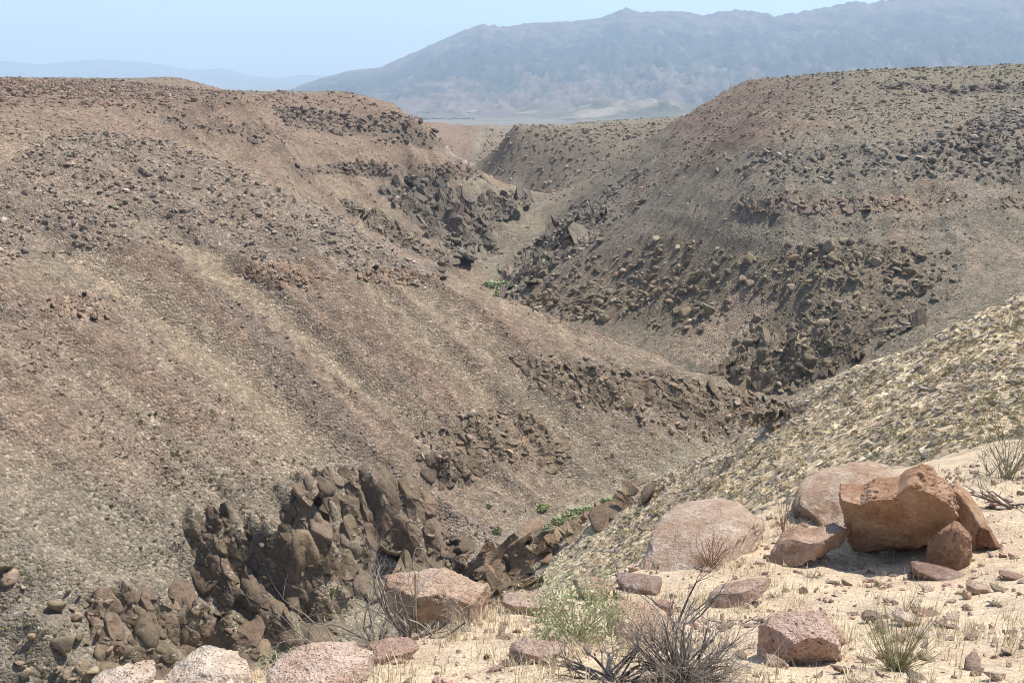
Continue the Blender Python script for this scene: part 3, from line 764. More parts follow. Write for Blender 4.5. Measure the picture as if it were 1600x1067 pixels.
# one candidate stands for this many square metres
cell_area = np.radians(66.0) * math.log(2200 / 60) * cr ** 2 / 420000.0
used = np.zeros(len(cx), bool)
def pick_sizes(n, lo, hi): return lo * (hi / lo) ** (rng.uniform(0, 1, n) ** 2.5)
for name, z in ZONES.items():
    m = np.nonzero(cover[name] & ~used)[0]
    if len(m) == 0: continue
    lo, hi = z[4]; hi = hi * 1.75; s = pick_sizes(len(m), lo, hi) * .5
    prob = z[3] * cell_area[m] / (3.0 * (s ** 2).mean()) * np.clip(1 + 1.5 * NB[m], .08, 2.5)
    keep = rng.uniform(0, 1, len(m)) < prob
    m, s = m[keep], s[keep]; used[m] = True
    col = np.array(z[5])[None] * rng.lognormal(0, .20, (len(m), 1)) * rng.normal(1, .04, (len(m), 3))
    pale = rng.uniform(0, 1, len(m)) < .10
    col[pale] *= 1.5
    for q in range(len(m)): boulder_pool.append((cx[m[q]], cy2[m[q]], cz[m[q]], s[q], col[q], z[6], name))
# finer rubble between the big stones of each zone
for name, z in ZONES.items():
    m = np.nonzero(cover[name] & ~used)[0]
    if len(m) == 0: continue
    lo, hi = z[4]; s = pick_sizes(len(m), lo * .75, lo * 2.2) * .5
    keep = rng.uniform(0, 1, len(m)) < .5 * z[3] * cell_area[m] / (3.0 * (s ** 2).mean()) * np.clip(1 + 1.2 * NB[m], .15, 2.2)
    m, s = m[keep], s[keep]; used[m] = True
    col = np.array(z[5])[None] * rng.lognormal(.05, .24, (len(m), 1)) * rng.normal(1, .04, (len(m), 3))
    for q in range(len(m)): boulder_pool.append((cx[m[q]], cy2[m[q]], cz[m[q]], s[q], col[q], 'angular', name))
# everywhere else: thin scatter along the scree streaks
m = np.nonzero(~used & (cr > 85))[0]
s = pick_sizes(len(m), .5, 2.1) * .5 * np.clip(cr[m] / 420, .55, 2.2)
sd_c = bil(side_r, cx, cy2)[m]
tint_c = tint_of(cx[m], cy2[m], cz[m])
band_c = .95 * lf_c[m] + .35 * bil(lic_wide, cx[m], cy2[m])
dens = np.clip(.05 + .26 * smooth(.2, 1.5, band_c) + .10 * NB[m], .015, .42) * np.where((sd_c > 0) & (cr[m] < 190), .35, 1.0)
keep = rng.uniform(0, 1, len(m)) < dens * cell_area[m] / (3.0 * s ** 2)
m, s, tint_c = m[keep], s[keep], tint_c[keep]
colr = tint_c * rng.lognormal(.06, .26, (len(m), 1)) * np.where(rng.uniform(0, 1, (len(m), 1)) < .15, 1.45, 1)
for q in range(len(m)): boulder_pool.append((cx[m[q]], cy2[m[q]], cz[m[q]], s[q], colr[q], 'angular', 'slope'))
pool_px = np.array([b[3] / math.sqrt(b[0] ** 2 + b[1] ** 2 + b[2] ** 2) * F_PIX * 2 for b in boulder_pool])
big_enough = pool_px > 1.3
boulder_pool = [b for b, k in zip(boulder_pool, big_enough) if k]; pool_px = pool_px[big_enough]
print('stones', len(pool_px), 'over 10px', (pool_px > 10).sum())

# the 300 that show largest are boulders of their own, the rest is loose stone
ZTEXT = {'right_field': ('rounded grey-brown boulder', 'in the dark boulder field on the right gorge wall'), 'right_band': ('angular dark grey boulder', 'in the rubble band below the right-hand mesa top'),
  'right_ledge': ('brown ledge boulder', 'on the thin ledge halfway up the right gorge wall'), 'right_far': ('grey boulder', 'on the right wall where the gorge bends away'), 'right_far_rim': ('dark boulder', 'on the flat-topped far spur'),
  'centre_cliff': ('dark angular boulder', 'on the dark cliff left of the distant gorge floor'), 'centre_strip': ('dark boulder', 'in the strip of rubble behind the crest of the near spur'), 'centre_back': ('dark boulder', 'at the back of the gorge bend'),
  'left_band': ('dark boulder', 'in the rim band of the left mesa'), 'left_band_b': ('dark boulder', 'on the shoulder behind the near left spur'), 'left_pale': ('pale boulder', 'on the tip of the left mesa spur'), 'left_ledge': ('dark ledge boulder', 'on the level ledge of the left wall'),
  'spur_top': ('brown boulder', 'on the stony upper part of the near left spur'), 'spur_edge': ('tan boulder', 'along the crest of the near left spur'), 'spur_ledge': ('brown boulder', 'in the short ledge on the near left spur'),
  'spur_nose': ('dark brown block', 'on the nose of the near left spur'), 'spur_low': ('dark brown block', 'in the rock patch low on the near left spur'), 'bed': ('reddish boulder', 'in the stony bed of the gorge floor'),
  'hill_rocks': ('tan rock', 'among dry grass on the near right hillside'), 'chute': ('grey stone', 'in the grey scree chute on the right wall'), 'slope': ('loose stone', 'lying on open scree')}
order = np.argsort(-pool_px)
N_BIG = 300
rank = {}
def place_boulder(b, px, name='boulder'):
    x, y, z, s, col, kind, zone = b
    me = rock_mesh(kind, 3 if px > 16 else 2, random.randrange(9))
    o = bpy.data.objects.new(name, me); COL.objects.link(o)
    o.location = (x, y, z + s * .22); o.rotation_euler = (random.gauss(0, .35), random.gauss(0, .35), random.uniform(0, 6.28))
    o.scale = (s * 1.15, s * random.uniform(.9, 1.15), s * random.uniform(.9, 1.25)); o.color = (*col, 1)
    a, wh = ZTEXT.get(zone, ('loose stone', 'lying on the gorge wall'))
    k = rank[zone] = rank.get(zone, 0) + 1
    first = {1: 'largest ', 2: 'second largest ', 3: 'third largest ', 4: 'fourth largest '}.get(k, '')
    tone = float(np.mean(col)); sz = 'large ' if px > 13 else 'mid-sized ' if px > 9.5 else 'small '
    sh = 'pale ' if tone > .19 else ('' if tone > .12 else 'blackish ')
    lab = first + a + ' ' + wh if first else sz + sh + a.split()[-1] + ' ' + where(*to_pix(x, y, z))
    tag(o, ' '.join(lab.split()), 'boulder', 'boulders ' + wh)
    return o
for i in order[:N_BIG]: place_boulder(boulder_pool[i], pool_px[i])
rest = order[N_BIG:]
def pack(idx, sub, seed):
    P = np.array([[b[0], b[1], b[2] + b[3] * .2] for b in (boulder_pool[i] for i in idx)]); S = np.array([boulder_pool[i][3] for i in idx]); T = np.array([boulder_pool[i][4] for i in idx])
    return stones_mesh('loose_stones', P, S, np.clip(T, .02, .8), sub, MAT_STONES, seed=seed)
mid = rest[pool_px[rest] > 3.4]; tiny = rest[pool_px[rest] <= 3.4]
tag(link(bpy.data.objects.new('rubble', pack(mid, 1, 5))), kind='stuff', label='broken stones and rubble strewn over the gorge walls')
tag(link(bpy.data.objects.new('gravel', pack(tiny, 0, 6))), kind='stuff', label='fine scree of small stones over the gorge walls')

# ------------------------------------------------------------------ outcrops: jointed bedrock, a thing each, every block of it a part
def clip_half(poly, q, n):
    """keep the side of the polygon where (p - q).n <= 0"""
    out = []
    for i in range(len(poly)):
        a, b = poly[i - 1], poly[i]; da, db = (a - q) @ n, (b - q) @ n
        if da <= 0: out.append(a)
        if (da < 0) != (db < 0): out.append(a + (b - a) * (da / (da - db)))
    return out
def outcrop(label, poly, step, relief, tone, kind='round', fall=55.0, elong=1.5, cap=170, loose=45, p_round=.4, group=None):
    """bedrock broken by joints inside an outline of the photograph; step: joint spacing in picture points, relief: how far blocks stand out / their size,
    fall: direction of the joints in the picture (degrees below the horizontal, to the right)"""
    p = np.array(poly, float); lo_, hi_ = p.min(0), p.max(0); g = np.random.default_rng(int(p.sum()) % 9973)
    ca, sa = math.cos(math.radians(fall)), math.sin(math.radians(fall))
    M2 = np.array([[ca / elong, sa / elong], [-sa, ca]])          # squeeze along the joints
    Mi = np.linalg.inv(M2)
    cq = g.uniform(lo_, hi_, (2600, 2))
    jx, jy = cq[:, 0] + 7 * perlin(cq[:, 0] / 18, cq[:, 1] / 18), cq[:, 1] + 7 * perlin(cq[:, 0] / 18 + 9, cq[:, 1] / 18)
    cq = cq[inside(poly, jx, jy)]
    cs = (step[0] + (step[1] - step[0]) * np.clip(.5 + perlin(cq[:, 0] / 40.0, cq[:, 1] / 40.0) + g.normal(0, .3, len(cq)), 0, 1)) * .86
    ct = cq @ M2.T; pts = []; ax = np.zeros((cap, 3)); n = 0
    for t, s in zip(ct, cs):
        if n >= cap: break
        if n and (((ax[:n, 0] - t[0]) ** 2 + (ax[:n, 1] - t[1]) ** 2) < (.5 * (s + ax[:n, 2])) ** 2).any(): continue
        ax[n] = (t[0], t[1], s); n += 1; pts.append((t, s))
    if not pts: pts = [((M2 @ np.array(poly, float).mean(0)), step[0])]
    Tt = np.array([w[0] for w in pts]); Q = (Mi @ Tt.T).T; H = hit(Q[:, 0], Q[:, 1]); ok = ~np.isnan(H[:, 0])
    base = np.median(H[ok], axis=0)
    root = bpy.data.objects.new('rock_outcrop', None); COL.objects.link(root); root.location = base; tag(root, label, 'outcrop', group)
    K = 12; th = np.arange(K) * 2 * np.pi / K
    for i in range(len(pts)):
        if not ok[i]: continue
        c, s = Tt[i], pts[i][1]; R_ = s * 1.02
        kd = kind if kind == 'angular' or g.uniform() < p_round else 'angular'
        tj = np.sort(np.arange(6) * 1.047 + g.uniform(0, .9, 6)); cell = [c + R_ * g.uniform(.8, 1.15) * np.array((math.cos(t), math.sin(t))) for t in tj]
        for j in np.argsort(((Tt - c) ** 2).sum(1))[1:12]:
            dlt = Tt[j] - c; L = np.linalg.norm(dlt)
            wgt = s / (s + pts[j][1]); cell = clip_half(cell, c + dlt * wgt, dlt / L)
            if len(cell) < 3: break
        if len(cell) < 3: continue
        cell = np.array(cell); ang = np.arctan2(cell[:, 1] - c[1], cell[:, 0] - c[0]); cell = cell[np.argsort(ang)]
        rad = outline_radius(cell, c, th)
        ring = c + np.stack([np.cos(th), np.sin(th)], -1) * (np.minimum(rad, R_ * 1.1) * (1.08 if kd == 'round' else 1.05))[:, None]
        rp = (Mi @ ring.T).T; B = hit(rp[:, 0], rp[:, 1]); C = H[i]; d = float(np.linalg.norm(C))
        bad = np.isnan(B[:, 0]) | (np.abs(np.linalg.norm(np.nan_to_num(B), axis=1) / d - 1) > .05)
        if bad.any():
            dx, dy, dz = pix_dir(rp[:, 0], rp[:, 1]); dd = np.stack([dx, dy, dz], -1); dd /= np.linalg.norm(dd, axis=1)[:, None]
            B[bad] = (dd * d)[bad]
        sz = min(float(np.linalg.norm(B - C, axis=1).mean()), s * .9 * d / F_PIX)
        gxx, gyy = float(bil(dZx, np.array([C[0]]), np.array([C[1]]))[0]), float(bil(dZy, np.array([C[0]]), np.array([C[1]]))[0])
        e = np.array((-gxx, -gyy, 1.0)); e /= np.linalg.norm(e); e = e * .9 + np.array((0, 0, .35)); e /= np.linalg.norm(e)
        mac = max(0., float(perlin(Q[i][0] / 34.0 + 5, Q[i][1] / 34.0)) + .25)
        h = sz * (relief[0] + (relief[1] - relief[0]) * g.uniform()) * (.40 + 1.1 * mac)
        tl = g.normal(0, .14 if kd == 'round' else .30, 2)
        side = np.cross(e, (0, 0, 1.)); side /= np.linalg.norm(side) + 1e-9; dwn = np.cross(side, e)
        def lift(k, inset, hh):
            D = (B - C) * inset; t = (D @ side) * tl[0] + (D @ dwn) * tl[1]
            return C + D + e * (hh * h + t)[:, None] + g.normal(0, .05 * sz, (K, 3))
        if kd == 'round': rings = [(1.0, -.9), (1.0, .45), (.93, .85), (.62, 1.0), (.3, 1.04)]
        else: rings = [(1.0, -.9), (1.0, .55), (.96, .96), (.5, 1.05)]
        V = np.concatenate([lift(k, *r) for k, r in enumerate(rings)] + [(C + e * h * 1.07)[None]]) - base
        nr = len(rings); F4 = np.array([(r * K + k, r * K + (k + 1) % K, (r + 1) * K + (k + 1) % K, (r + 1) * K + k) for r in range(nr - 1) for k in range(K)])
        F3 = np.array([((nr - 1) * K + k, (nr - 1) * K + (k + 1) % K, nr * K) for k in range(K)])
        me = mesh_from('rock_block', V, [F4, F3], smooth=(kd == 'round')); me.materials.append(MAT_BED)
        o = bpy.data.objects.new('rock_block', me); COL.objects.link(o); o.parent = root
        o.color = (*np.clip(np.array(tone) * g.lognormal(0, .14) * g.normal(1, .02, 3), .02, .8), 1)
    # broken blocks lodged in the joints
    lx = g.uniform(lo_ - 4, hi_ + 4, (int(loose * 3), 2)); lx = lx[inside(poly, lx[:, 0], lx[:, 1])][:loose]
    LH = hit(lx[:, 0], lx[:, 1])
    for q, h in zip(lx, LH):
        if np.isnan(h[0]): continue
        d = float(np.linalg.norm(h)); pxs = step[0] * .5 * ((3.0 if cap > 1 else 4.6) ** (g.uniform() ** 1.5)); s = pxs * .5 * d / F_PIX
        o = bpy.data.objects.new('loose_block', rock_mesh('angular' if g.uniform() < .8 else 'round', 3 if pxs > 14 else 2, int(g.integers(9)))); COL.objects.link(o); o.parent = root
        o.location = Vector(h) - Vector(base) + Vector((0, 0, s * g.uniform(.3, 1.3))); o.rotation_euler = (g.normal(0, .4), g.normal(0, .4), g.uniform(0, 6.28)); o.scale = (s * 1.2, s, s * g.uniform(.9, 1.3))
        o.color = (*np.clip(np.array(tone) * 1.1 * g.lognormal(0, .2) * g.normal(1, .02, 3), .02, .8), 1)
    return root
def material_bedrock():
    m, nt, b = new_mat('bedrock_material')
    base = N(nt, 'ShaderNodeObjectInfo').outputs['Color']; vec = N(nt, 'ShaderNodeNewGeometry').outputs['Position']
    n1 = noise_n(nt, vec, .55, 7, .68).outputs['Fac']; n2 = noise_n(nt, vec, 2.6, 4, .65).outputs['Fac']
    c = mix(nt, .9, base, ramp(nt, n1, [(.28, .60), (.5, 1.0), (.68, 1.32)]), 'MULTIPLY'); c = mix(nt, .5, c, ramp(nt, n2, [(.35, .6), (.6, 1.15)]), 'MULTIPLY')
    nt.links.new(c, b.inputs['Base Color'])
    h = math_n(nt, 'ADD', math_n(nt, 'MULTIPLY', n1, 1.4), math_n(nt, 'MULTIPLY', n2, .5))
    bp = N(nt, 'ShaderNodeBump', i_Strength=0.9, i_Distance=.6, i_Height=h); nt.links.new(bp.outputs[0], b.inputs['Normal'])
    return m
MAT_BED = material_bedrock()
def outline_radius(poly, c, th):
    """distance from c to a closed outline along each angle (star-shaped outline)"""
    p = np.array(poly, float) - c; q = np.roll(p, -1, axis=0)
    out = np.zeros_like(th); ux_, uy_ = np.cos(th), np.sin(th)
    for a, b in zip(p, q):
        e = b - a; den = ux_ * e[1] - uy_ * e[0]
        den = np.where(np.abs(den) < 1e-9, 1e-9, den)
        t = (a[0] * e[1] - a[1] * e[0]) / den; s = (a[0] * uy_ - a[1] * ux_) / den
        k = (s >= -1e-6) & (s <= 1 + 1e-6) & (t > 0)
        out = np.where(k, np.maximum(out, t), out)
    return out
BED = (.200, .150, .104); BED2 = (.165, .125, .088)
outcrop('big dome-shaped brown outcrop of rounded rock fins behind the dead grey shrub', [(450,775),(490,752),(570,742),(655,765),(685,810),(690,860),(650,915),(560,925),(500,915),(445,860)], (11.0, 30.0), (0.15, 0.6), BED, 'round', 62, 1.7, cap=290, loose=60, p_round=0.65)
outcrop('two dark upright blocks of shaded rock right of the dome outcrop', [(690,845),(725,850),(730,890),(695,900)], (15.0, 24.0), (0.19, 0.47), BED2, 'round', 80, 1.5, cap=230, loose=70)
outcrop('dark brown jointed outcrop stepping down to the gorge floor left of the shrub', [(290,825),(350,808),(420,845),(500,890),(545,915),(545,945),(500,1010),(465,1010),(375,960),(300,900)], (10.0, 27.0), (0.15, 0.6), BED2, 'round', 52, 1.7, cap=290, loose=70, p_round=0.55)
outcrop('rounded brown boulders massed along the gorge floor behind the pale peaked boulder', [(150,925),(250,925),(330,955),(400,975),(415,1015),(385,1045),(300,1055),(250,1060),(170,1070),(145,1000)], (13.0, 32.0), (0.18, 0.6), BED, 'round', 40, 1.3, cap=200, loose=50, p_round=0.75)
outcrop('smooth grey-brown slabs and knobs in the bottom left corner', [(-10,890),(60,898),(150,925),(165,1000),(165,1075),(-10,1075)], (15.0, 40.0), (0.06, 0.20), (0.256, 0.195, 0.134), 'round', 30, 1.4, cap=1, loose=44, p_round=0.7)
outcrop('tilted brown rock fins along the near bank right of the gorge floor', [(712,930),(735,890),(765,862),(800,855),(838,875),(835,930),(790,950),(745,955)], (9, 20), (0.2, 0.8), (0.256, 0.175, 0.111), 'round', -38, 1.9, cap=230, loose=70, p_round=0.3)
outcrop('long low brown rock rib beside the green strip on the gorge floor', [(775,868),(830,834),(900,812),(1000,757),(1012,770),(920,832),(860,866),(800,884)], (10.0, 20.0), (0.11, 0.31), (0.256, 0.180, 0.116), 'round', -30, 2.2, cap=230, loose=70)
outcrop('small dark blocky outcrop low on the near left spur', [(665,722),(720,715),(745,735),(728,758),(682,752)], (9.0, 18.0), (0.17, 0.43), BED2, 'round', 60, 1.2, cap=230, loose=70)
outcrop('brown rock knobs in the patch above the small blocky outcrop', [(690,690),(760,645),(830,650),(885,700),(870,735),(800,722),(740,715)], (5.0, 10.8), (0.1, 0.37), (0.243, 0.180, 0.118), 'angular', 35, 1.5, cap=230, loose=120, p_round=0.4)
outcrop('dark crest of broken blocks where the near spur meets the right hillside', [(980,578),(1100,600),(1190,618),(1245,645),(1190,668),(1100,658),(1010,630)], (5.0, 11.5), (0.14, 0.44), (0.214, 0.158, 0.104), 'angular', 25, 1.6, cap=260, loose=130, p_round=0.4)
outcrop('dark rubble blocks on the middle of the spur nose', [(800,560),(900,572),(980,595),(1000,650),(920,640),(850,610)], (5.0, 10.8), (0.1, 0.41), (0.219, 0.164, 0.108), 'angular', 30, 1.5, cap=230, loose=130, p_round=0.4)
outcrop('dark cliff at the foot of the right gorge wall', [(1110,580),(1170,535),(1280,515),(1345,545),(1335,565),(1265,592),(1240,612),(1190,605)], (6, 14), (0.2, 0.8), (0.196, 0.155, 0.104), 'angular', -50, 1.2, cap=260, loose=130, p_round=0.4)
outcrop('ledge of dark jointed blocks above the cliff on the right gorge wall', [(1230,505),(1310,468),(1440,488),(1435,508),(1350,532),(1290,552)], (6, 12), (0.14, 0.44), (0.214, 0.169, 0.118), 'angular', -25, 1.4, cap=200, loose=110, p_round=0.4)
outcrop('cluster of round boulders high in the right boulder field', [(1170,410),(1230,398),(1330,395),(1440,405),(1475,440),(1400,465),(1300,445),(1200,455)], (8.0, 18.0), (0.14, 0.43), (0.243, 0.191, 0.125), 'round', -40, 1.2, cap=1, loose=90)
outcrop('dark round boulders leaning together left of the tan chute on the right wall', [(995,430),(1085,418),(1112,440),(1075,490),(1000,475)], (8.0, 18.0), (0.14, 0.47), (0.232, 0.180, 0.118), 'round', -40, 1.2, cap=1, loose=90)
outcrop('boulders at the left end of the right wall boulder field above the spur', [(815,462),(900,450),(955,470),(945,498),(880,500),(830,485)], (8.0, 18.0), (0.14, 0.43), (0.214, 0.166, 0.111), 'round', -30, 1.2, cap=1, loose=90)
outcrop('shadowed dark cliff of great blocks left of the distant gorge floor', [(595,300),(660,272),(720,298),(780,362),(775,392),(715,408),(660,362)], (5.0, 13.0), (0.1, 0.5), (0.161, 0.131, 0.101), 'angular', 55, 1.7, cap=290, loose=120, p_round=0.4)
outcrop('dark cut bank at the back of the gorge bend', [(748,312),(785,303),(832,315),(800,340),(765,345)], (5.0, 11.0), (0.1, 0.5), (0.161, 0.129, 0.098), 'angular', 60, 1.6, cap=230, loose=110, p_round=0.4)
outcrop('grey blocky cliff on the right bank above the distant green patch', [(788,468),(782,420),(830,382),(900,340),(945,335),(900,390),(860,415),(832,450)], (5.0, 12.0), (0.1, 0.5), (0.196, 0.159, 0.118), 'angular', -45, 1.6, cap=260, loose=120, p_round=0.4)
outcrop('dark rim crags on the left mesa above the gully', [(430,172),(500,174),(580,182),(650,182),(690,222),(600,208),(500,208)], (7, 14), (0.1, 0.45), (0.190, 0.137, 0.102), 'angular', 70, 1.2, cap=1, loose=150, p_round=0.4)
outcrop('rubble strip below the crest of the near spur facing the side gully', [(535,315),(590,330),(650,370),(715,415),(700,425),(620,380),(545,335)], (5.0, 10.1), (0.1, 0.4), (0.190, 0.148, 0.108), 'angular', 40, 1.5, cap=230, loose=110, p_round=0.4)
outcrop('thin dark ledge on the left wall below the mesa', [(530,257),(600,256),(615,273),(545,272)], (5.0, 7.9), (0.1, 0.5), (0.179, 0.133, 0.101), 'angular', 80, 1.0, cap=230, loose=110, p_round=0.4)
outcrop('short dark ledge at the end of the left wall bench', [(655,262),(700,257),(742,267),(750,280),(690,278)], (5.0, 7.9), (0.1, 0.5), (0.184, 0.140, 0.104), 'angular', 80, 1.0, cap=230, loose=110, p_round=0.4)
outcrop('dark rubble crags under the right-hand mesa top', [(1420,228),(1500,208),(1605,185),(1605,268),(1500,272),(1430,262)], (7, 14), (0.14, 0.49), (0.208, 0.171, 0.130), 'angular', -40, 1.2, cap=1, loose=170, p_round=0.4)
outcrop('dark flat ledge near the top of the right-hand mesa', [(1390,130),(1500,138),(1605,128),(1605,141),(1500,149),(1390,141)], (6, 12), (0.1, 0.45), (0.202, 0.153, 0.111), 'angular', 80, 1.0, cap=1, loose=90, p_round=0.4)
outcrop('brown stone ledge across the right gorge wall', [(1158,318),(1200,305),(1260,314),(1380,308),(1395,326),(1240,335),(1168,330)], (5.0, 9.4), (0.17, 0.52), (.245, .190, .142), 'angular', 80, 1.0, cap=230, loose=110)
outcrop('brown stone ledge across the near left spur', [(365,424),(430,414),(505,434),(490,448),(420,445)], (5.0, 9.4), (0.17, 0.49), (0.256, 0.175, 0.116), 'angular', 70, 1.0, cap=230, loose=110)
outcrop('low tan stone ledge along the crest of the near left spur', [(560,430),(600,420),(692,433),(650,443),(590,442)], (5.0, 8.6), (0.14, 0.41), (0.303, 0.213, 0.143), 'angular', 70, 1.0, cap=230, loose=110)
outcrop('short stone ledge near the left edge of the spur face', [(55,480),(110,458),(168,472),(163,499),(110,497)], (5.0, 10.1), (0.14, 0.44), (0.279, 0.197, 0.135), 'angular', 60, 1.0, cap=230, loose=110)
# ------------------------------------------------------------------ boulders on the rim
def material_tuff():
    m, nt, b = new_mat('pitted_tuff_material')
    tc = N(nt, 'ShaderNodeTexCoord').outputs['Object']; oi = N(nt, 'ShaderNodeObjectInfo')
    vec = N(nt, 'ShaderNodeVectorMath', operation='ADD', i_0=tc, i_1=N(nt, 'ShaderNodeCombineXYZ', i_X=math_n(nt, 'MULTIPLY', oi.outputs['Random'], 40.0)).outputs[0]).outputs[0]
    n1 = noise_n(nt, vec, 3.4, 7, .68).outputs['Fac']; n2 = noise_n(nt, vec, 16., 5, .68).outputs['Fac']; n3 = noise_n(nt, vec, 60., 3, .6).outputs['Fac']
    pit = voro_n(nt, vec, 44.).outputs['Distance']; pit2 = voro_n(nt, vec, 62.).outputs['Distance']
    base = oi.outputs['Color']
    c = mix(nt, 1.0, base, ramp(nt, n2, [(.28, .60), (.5, .98), (.72, 1.22)]), 'MULTIPLY')
    c = mix(nt, ramp(nt, n1, [(.42, 0), (.60, .75)]), c, mix(nt, 1.0, base, (.66, .54, .46), 'MULTIPLY'))       # brown varnish
    c = mix(nt, ramp(nt, n1, [(.30, .55), (.42, 0)]), c, (.36, .33, .30))                                          # grey lichen
    p1 = math_n(nt, 'MULTIPLY', ramp(nt, pit, [(.06, 1), (.24, 0)]), ramp(nt, n1, [(.46, 0), (.60, 1)]))
    p2 = math_n(nt, 'MULTIPLY', ramp(nt, pit2, [(.12, .8), (.26, 0)]), ramp(nt, n2, [(.40, 0), (.6, 1)]))
    pp = math_n(nt, 'MAXIMUM', p1, p2)
    nt.links.new(c, b.inputs['Base Color'])
    h = math_n(nt, 'ADD', math_n(nt, 'MULTIPLY', n2, .9), math_n(nt, 'MULTIPLY', n3, .3)); h = math_n(nt, 'SUBTRACT', h, math_n(nt, 'MULTIPLY', pp, 1.3))
    bp = N(nt, 'ShaderNodeBump', i_Strength=1.0, i_Distance=0.06, i_Height=h)
    nt.links.new(bp.outputs[0], b.inputs['Normal'])
    return m
MAT_TUFF = material_tuff()
TUFF = (.58, .425, .325)
def rim_boulder(name, label, outline, foot, depth, tone=TUFF, lean=0.0, sub=5, seed=1, power=4.5, pits=1.0, facets=9, category='boulder', dy=0.0, cut=()):
    """outline in the photograph -> boulder standing at foot (picture point on the ground); depth: half depth / half width; lean: how far the top leans back"""
    G = near_hit(*foot); d = float(np.linalg.norm(G)); s = d / F_PIX
    p = np.array(outline, float); c = np.array(((p[:, 0].min() + p[:, 0].max()) / 2, (p[:, 1].min() + p[:, 1].max()) / 2))
    vert = 1 / math.cos(math.asin(min(.7, -G[2] / d)) * .85)
    low = p[:, 1] > c[1] + .55 * (p[:, 1].max() - c[1])
    p[low, 1] += .22 * (p[:, 1].max() - p[:, 1].min())                      # bedded in the ground
    loc = np.stack([(p[:, 0] - foot[0]) * s, (foot[1] - p[:, 1]) * s * vert], -1); cc = np.array([(c[0] - foot[0]) * s, (foot[1] - c[1]) * s * vert])
    loc[low, 1] -= (p[:, 0].max() - p[:, 0].min()) * .5 * s * depth * .85
    u, f = ICO[sub]
    top_px, x0_px, x1_px = min(q[1] for q in outline), min(q[0] for q in outline), max(q[0] for q in outline)
    rz = -math.atan2(G[0], G[1]); cr_, sr_ = math.cos(rz), math.sin(rz)
    kx = kz = 1.0; sx = 0.0
    for it in range(5):                      # settle width and height so that the boulder keeps its true outline
        g = np.random.default_rng(seed)
        loc2 = (loc - (cc[0], 0)) * (kx, kz) + (cc[0] + sx, 0); c2 = np.array((cc[0] + sx, cc[1] * kz))
        th = np.arctan2(u[:, 2], u[:, 0]); rho = np.hypot(u[:, 0], u[:, 2])
        Ro = outline_radius(loc2, c2, th); hw = (p[:, 0].max() - p[:, 0].min()) * .5 * s; D = hw * depth
        r = ((rho / np.maximum(Ro, 1e-4)) ** power + (np.abs(u[:, 1]) / D) ** power) ** (-1 / power)
        v = u * r[:, None]
        for _ in range(facets):                                                  # broken faces
            n = g.normal(size=3); n[1] = -abs(n[1]) * 2.0; n[2] *= .5; n /= np.linalg.norm(n)
            k = v @ n; lim = np.abs(k).max() * g.uniform(.50, .80); over = np.maximum(k - lim, 0); v -= n * (over * .96)[:, None]
        for n, fr in cut:
            n = np.array(n, float); n /= np.linalg.norm(n); k = v @ n; lim = k.max() * fr; v -= n * (np.maximum(k - lim, 0) * .97)[:, None]
        o3 = g.uniform(-40, 40, 3); w = v / hw
        nn = fbm(w[:, 0] * 2.6 + o3[0], w[:, 1] * 2.6 + o3[1], w[:, 2] * 2.6 + o3[2], octaves=5, gain=.6)
        nf = np.abs(fbm(w[:, 0] * 7 + o3[2], w[:, 1] * 7 + o3[0], w[:, 2] * 7, octaves=4, gain=.6))
        rid = -np.abs(fbm(w[:, 0] * 2.0 + o3[1], w[:, 1] * 2.0, w[:, 2] * 2.0 + o3[2], octaves=4))
        pt = np.maximum(perlin(w[:, 0] * 6 + o3[2], w[:, 1] * 6, w[:, 2] * 6) - .40, 0) + np.maximum(perlin(w[:, 0] * 13, w[:, 1] * 13 + o3[0], w[:, 2] * 13) - .42, 0) * .6
        v = v * (1 + .05 * nn + .11 * rid + .035 * nf - .38 * pits * pt)[:, None]
        v[:, 1] += lean * (v[:, 2] + D * .2)
        v[:, 0] += c2[0]; v[:, 2] += c2[1]; v[:, 1] += D * .75 + dy
        X = G[0] + cr_ * v[:, 0] - sr_ * v[:, 1]; Y = G[1] + sr_ * v[:, 0] + cr_ * v[:, 1]
        qx, qy = to_pix(X, Y, G[2] + v[:, 2])
        kx *= (x1_px - x0_px) / (qx.max() - qx.min()); sx += ((x0_px + x1_px) / 2 - (qx.max() + qx.min()) / 2) * s
        kz = max(.25, kz * (1 + .8 * ((foot[1] - top_px) / max(4, foot[1] - qy.min()) - 1)))
    me = mesh_from(name, v, f); me.materials.append(MAT_TUFF)
    o = bpy.data.objects.new(name, me); COL.objects.link(o)
    o.location = G; o.rotation_euler = (0, 0, -math.atan2(G[0], G[1])); o.color = (*tone, 1)
    if category: tag(o, label, category)
    return o
PINK, BRN, PALEP = (.58, .43, .315), (.52, .335, .215), (.66, .525, .405)
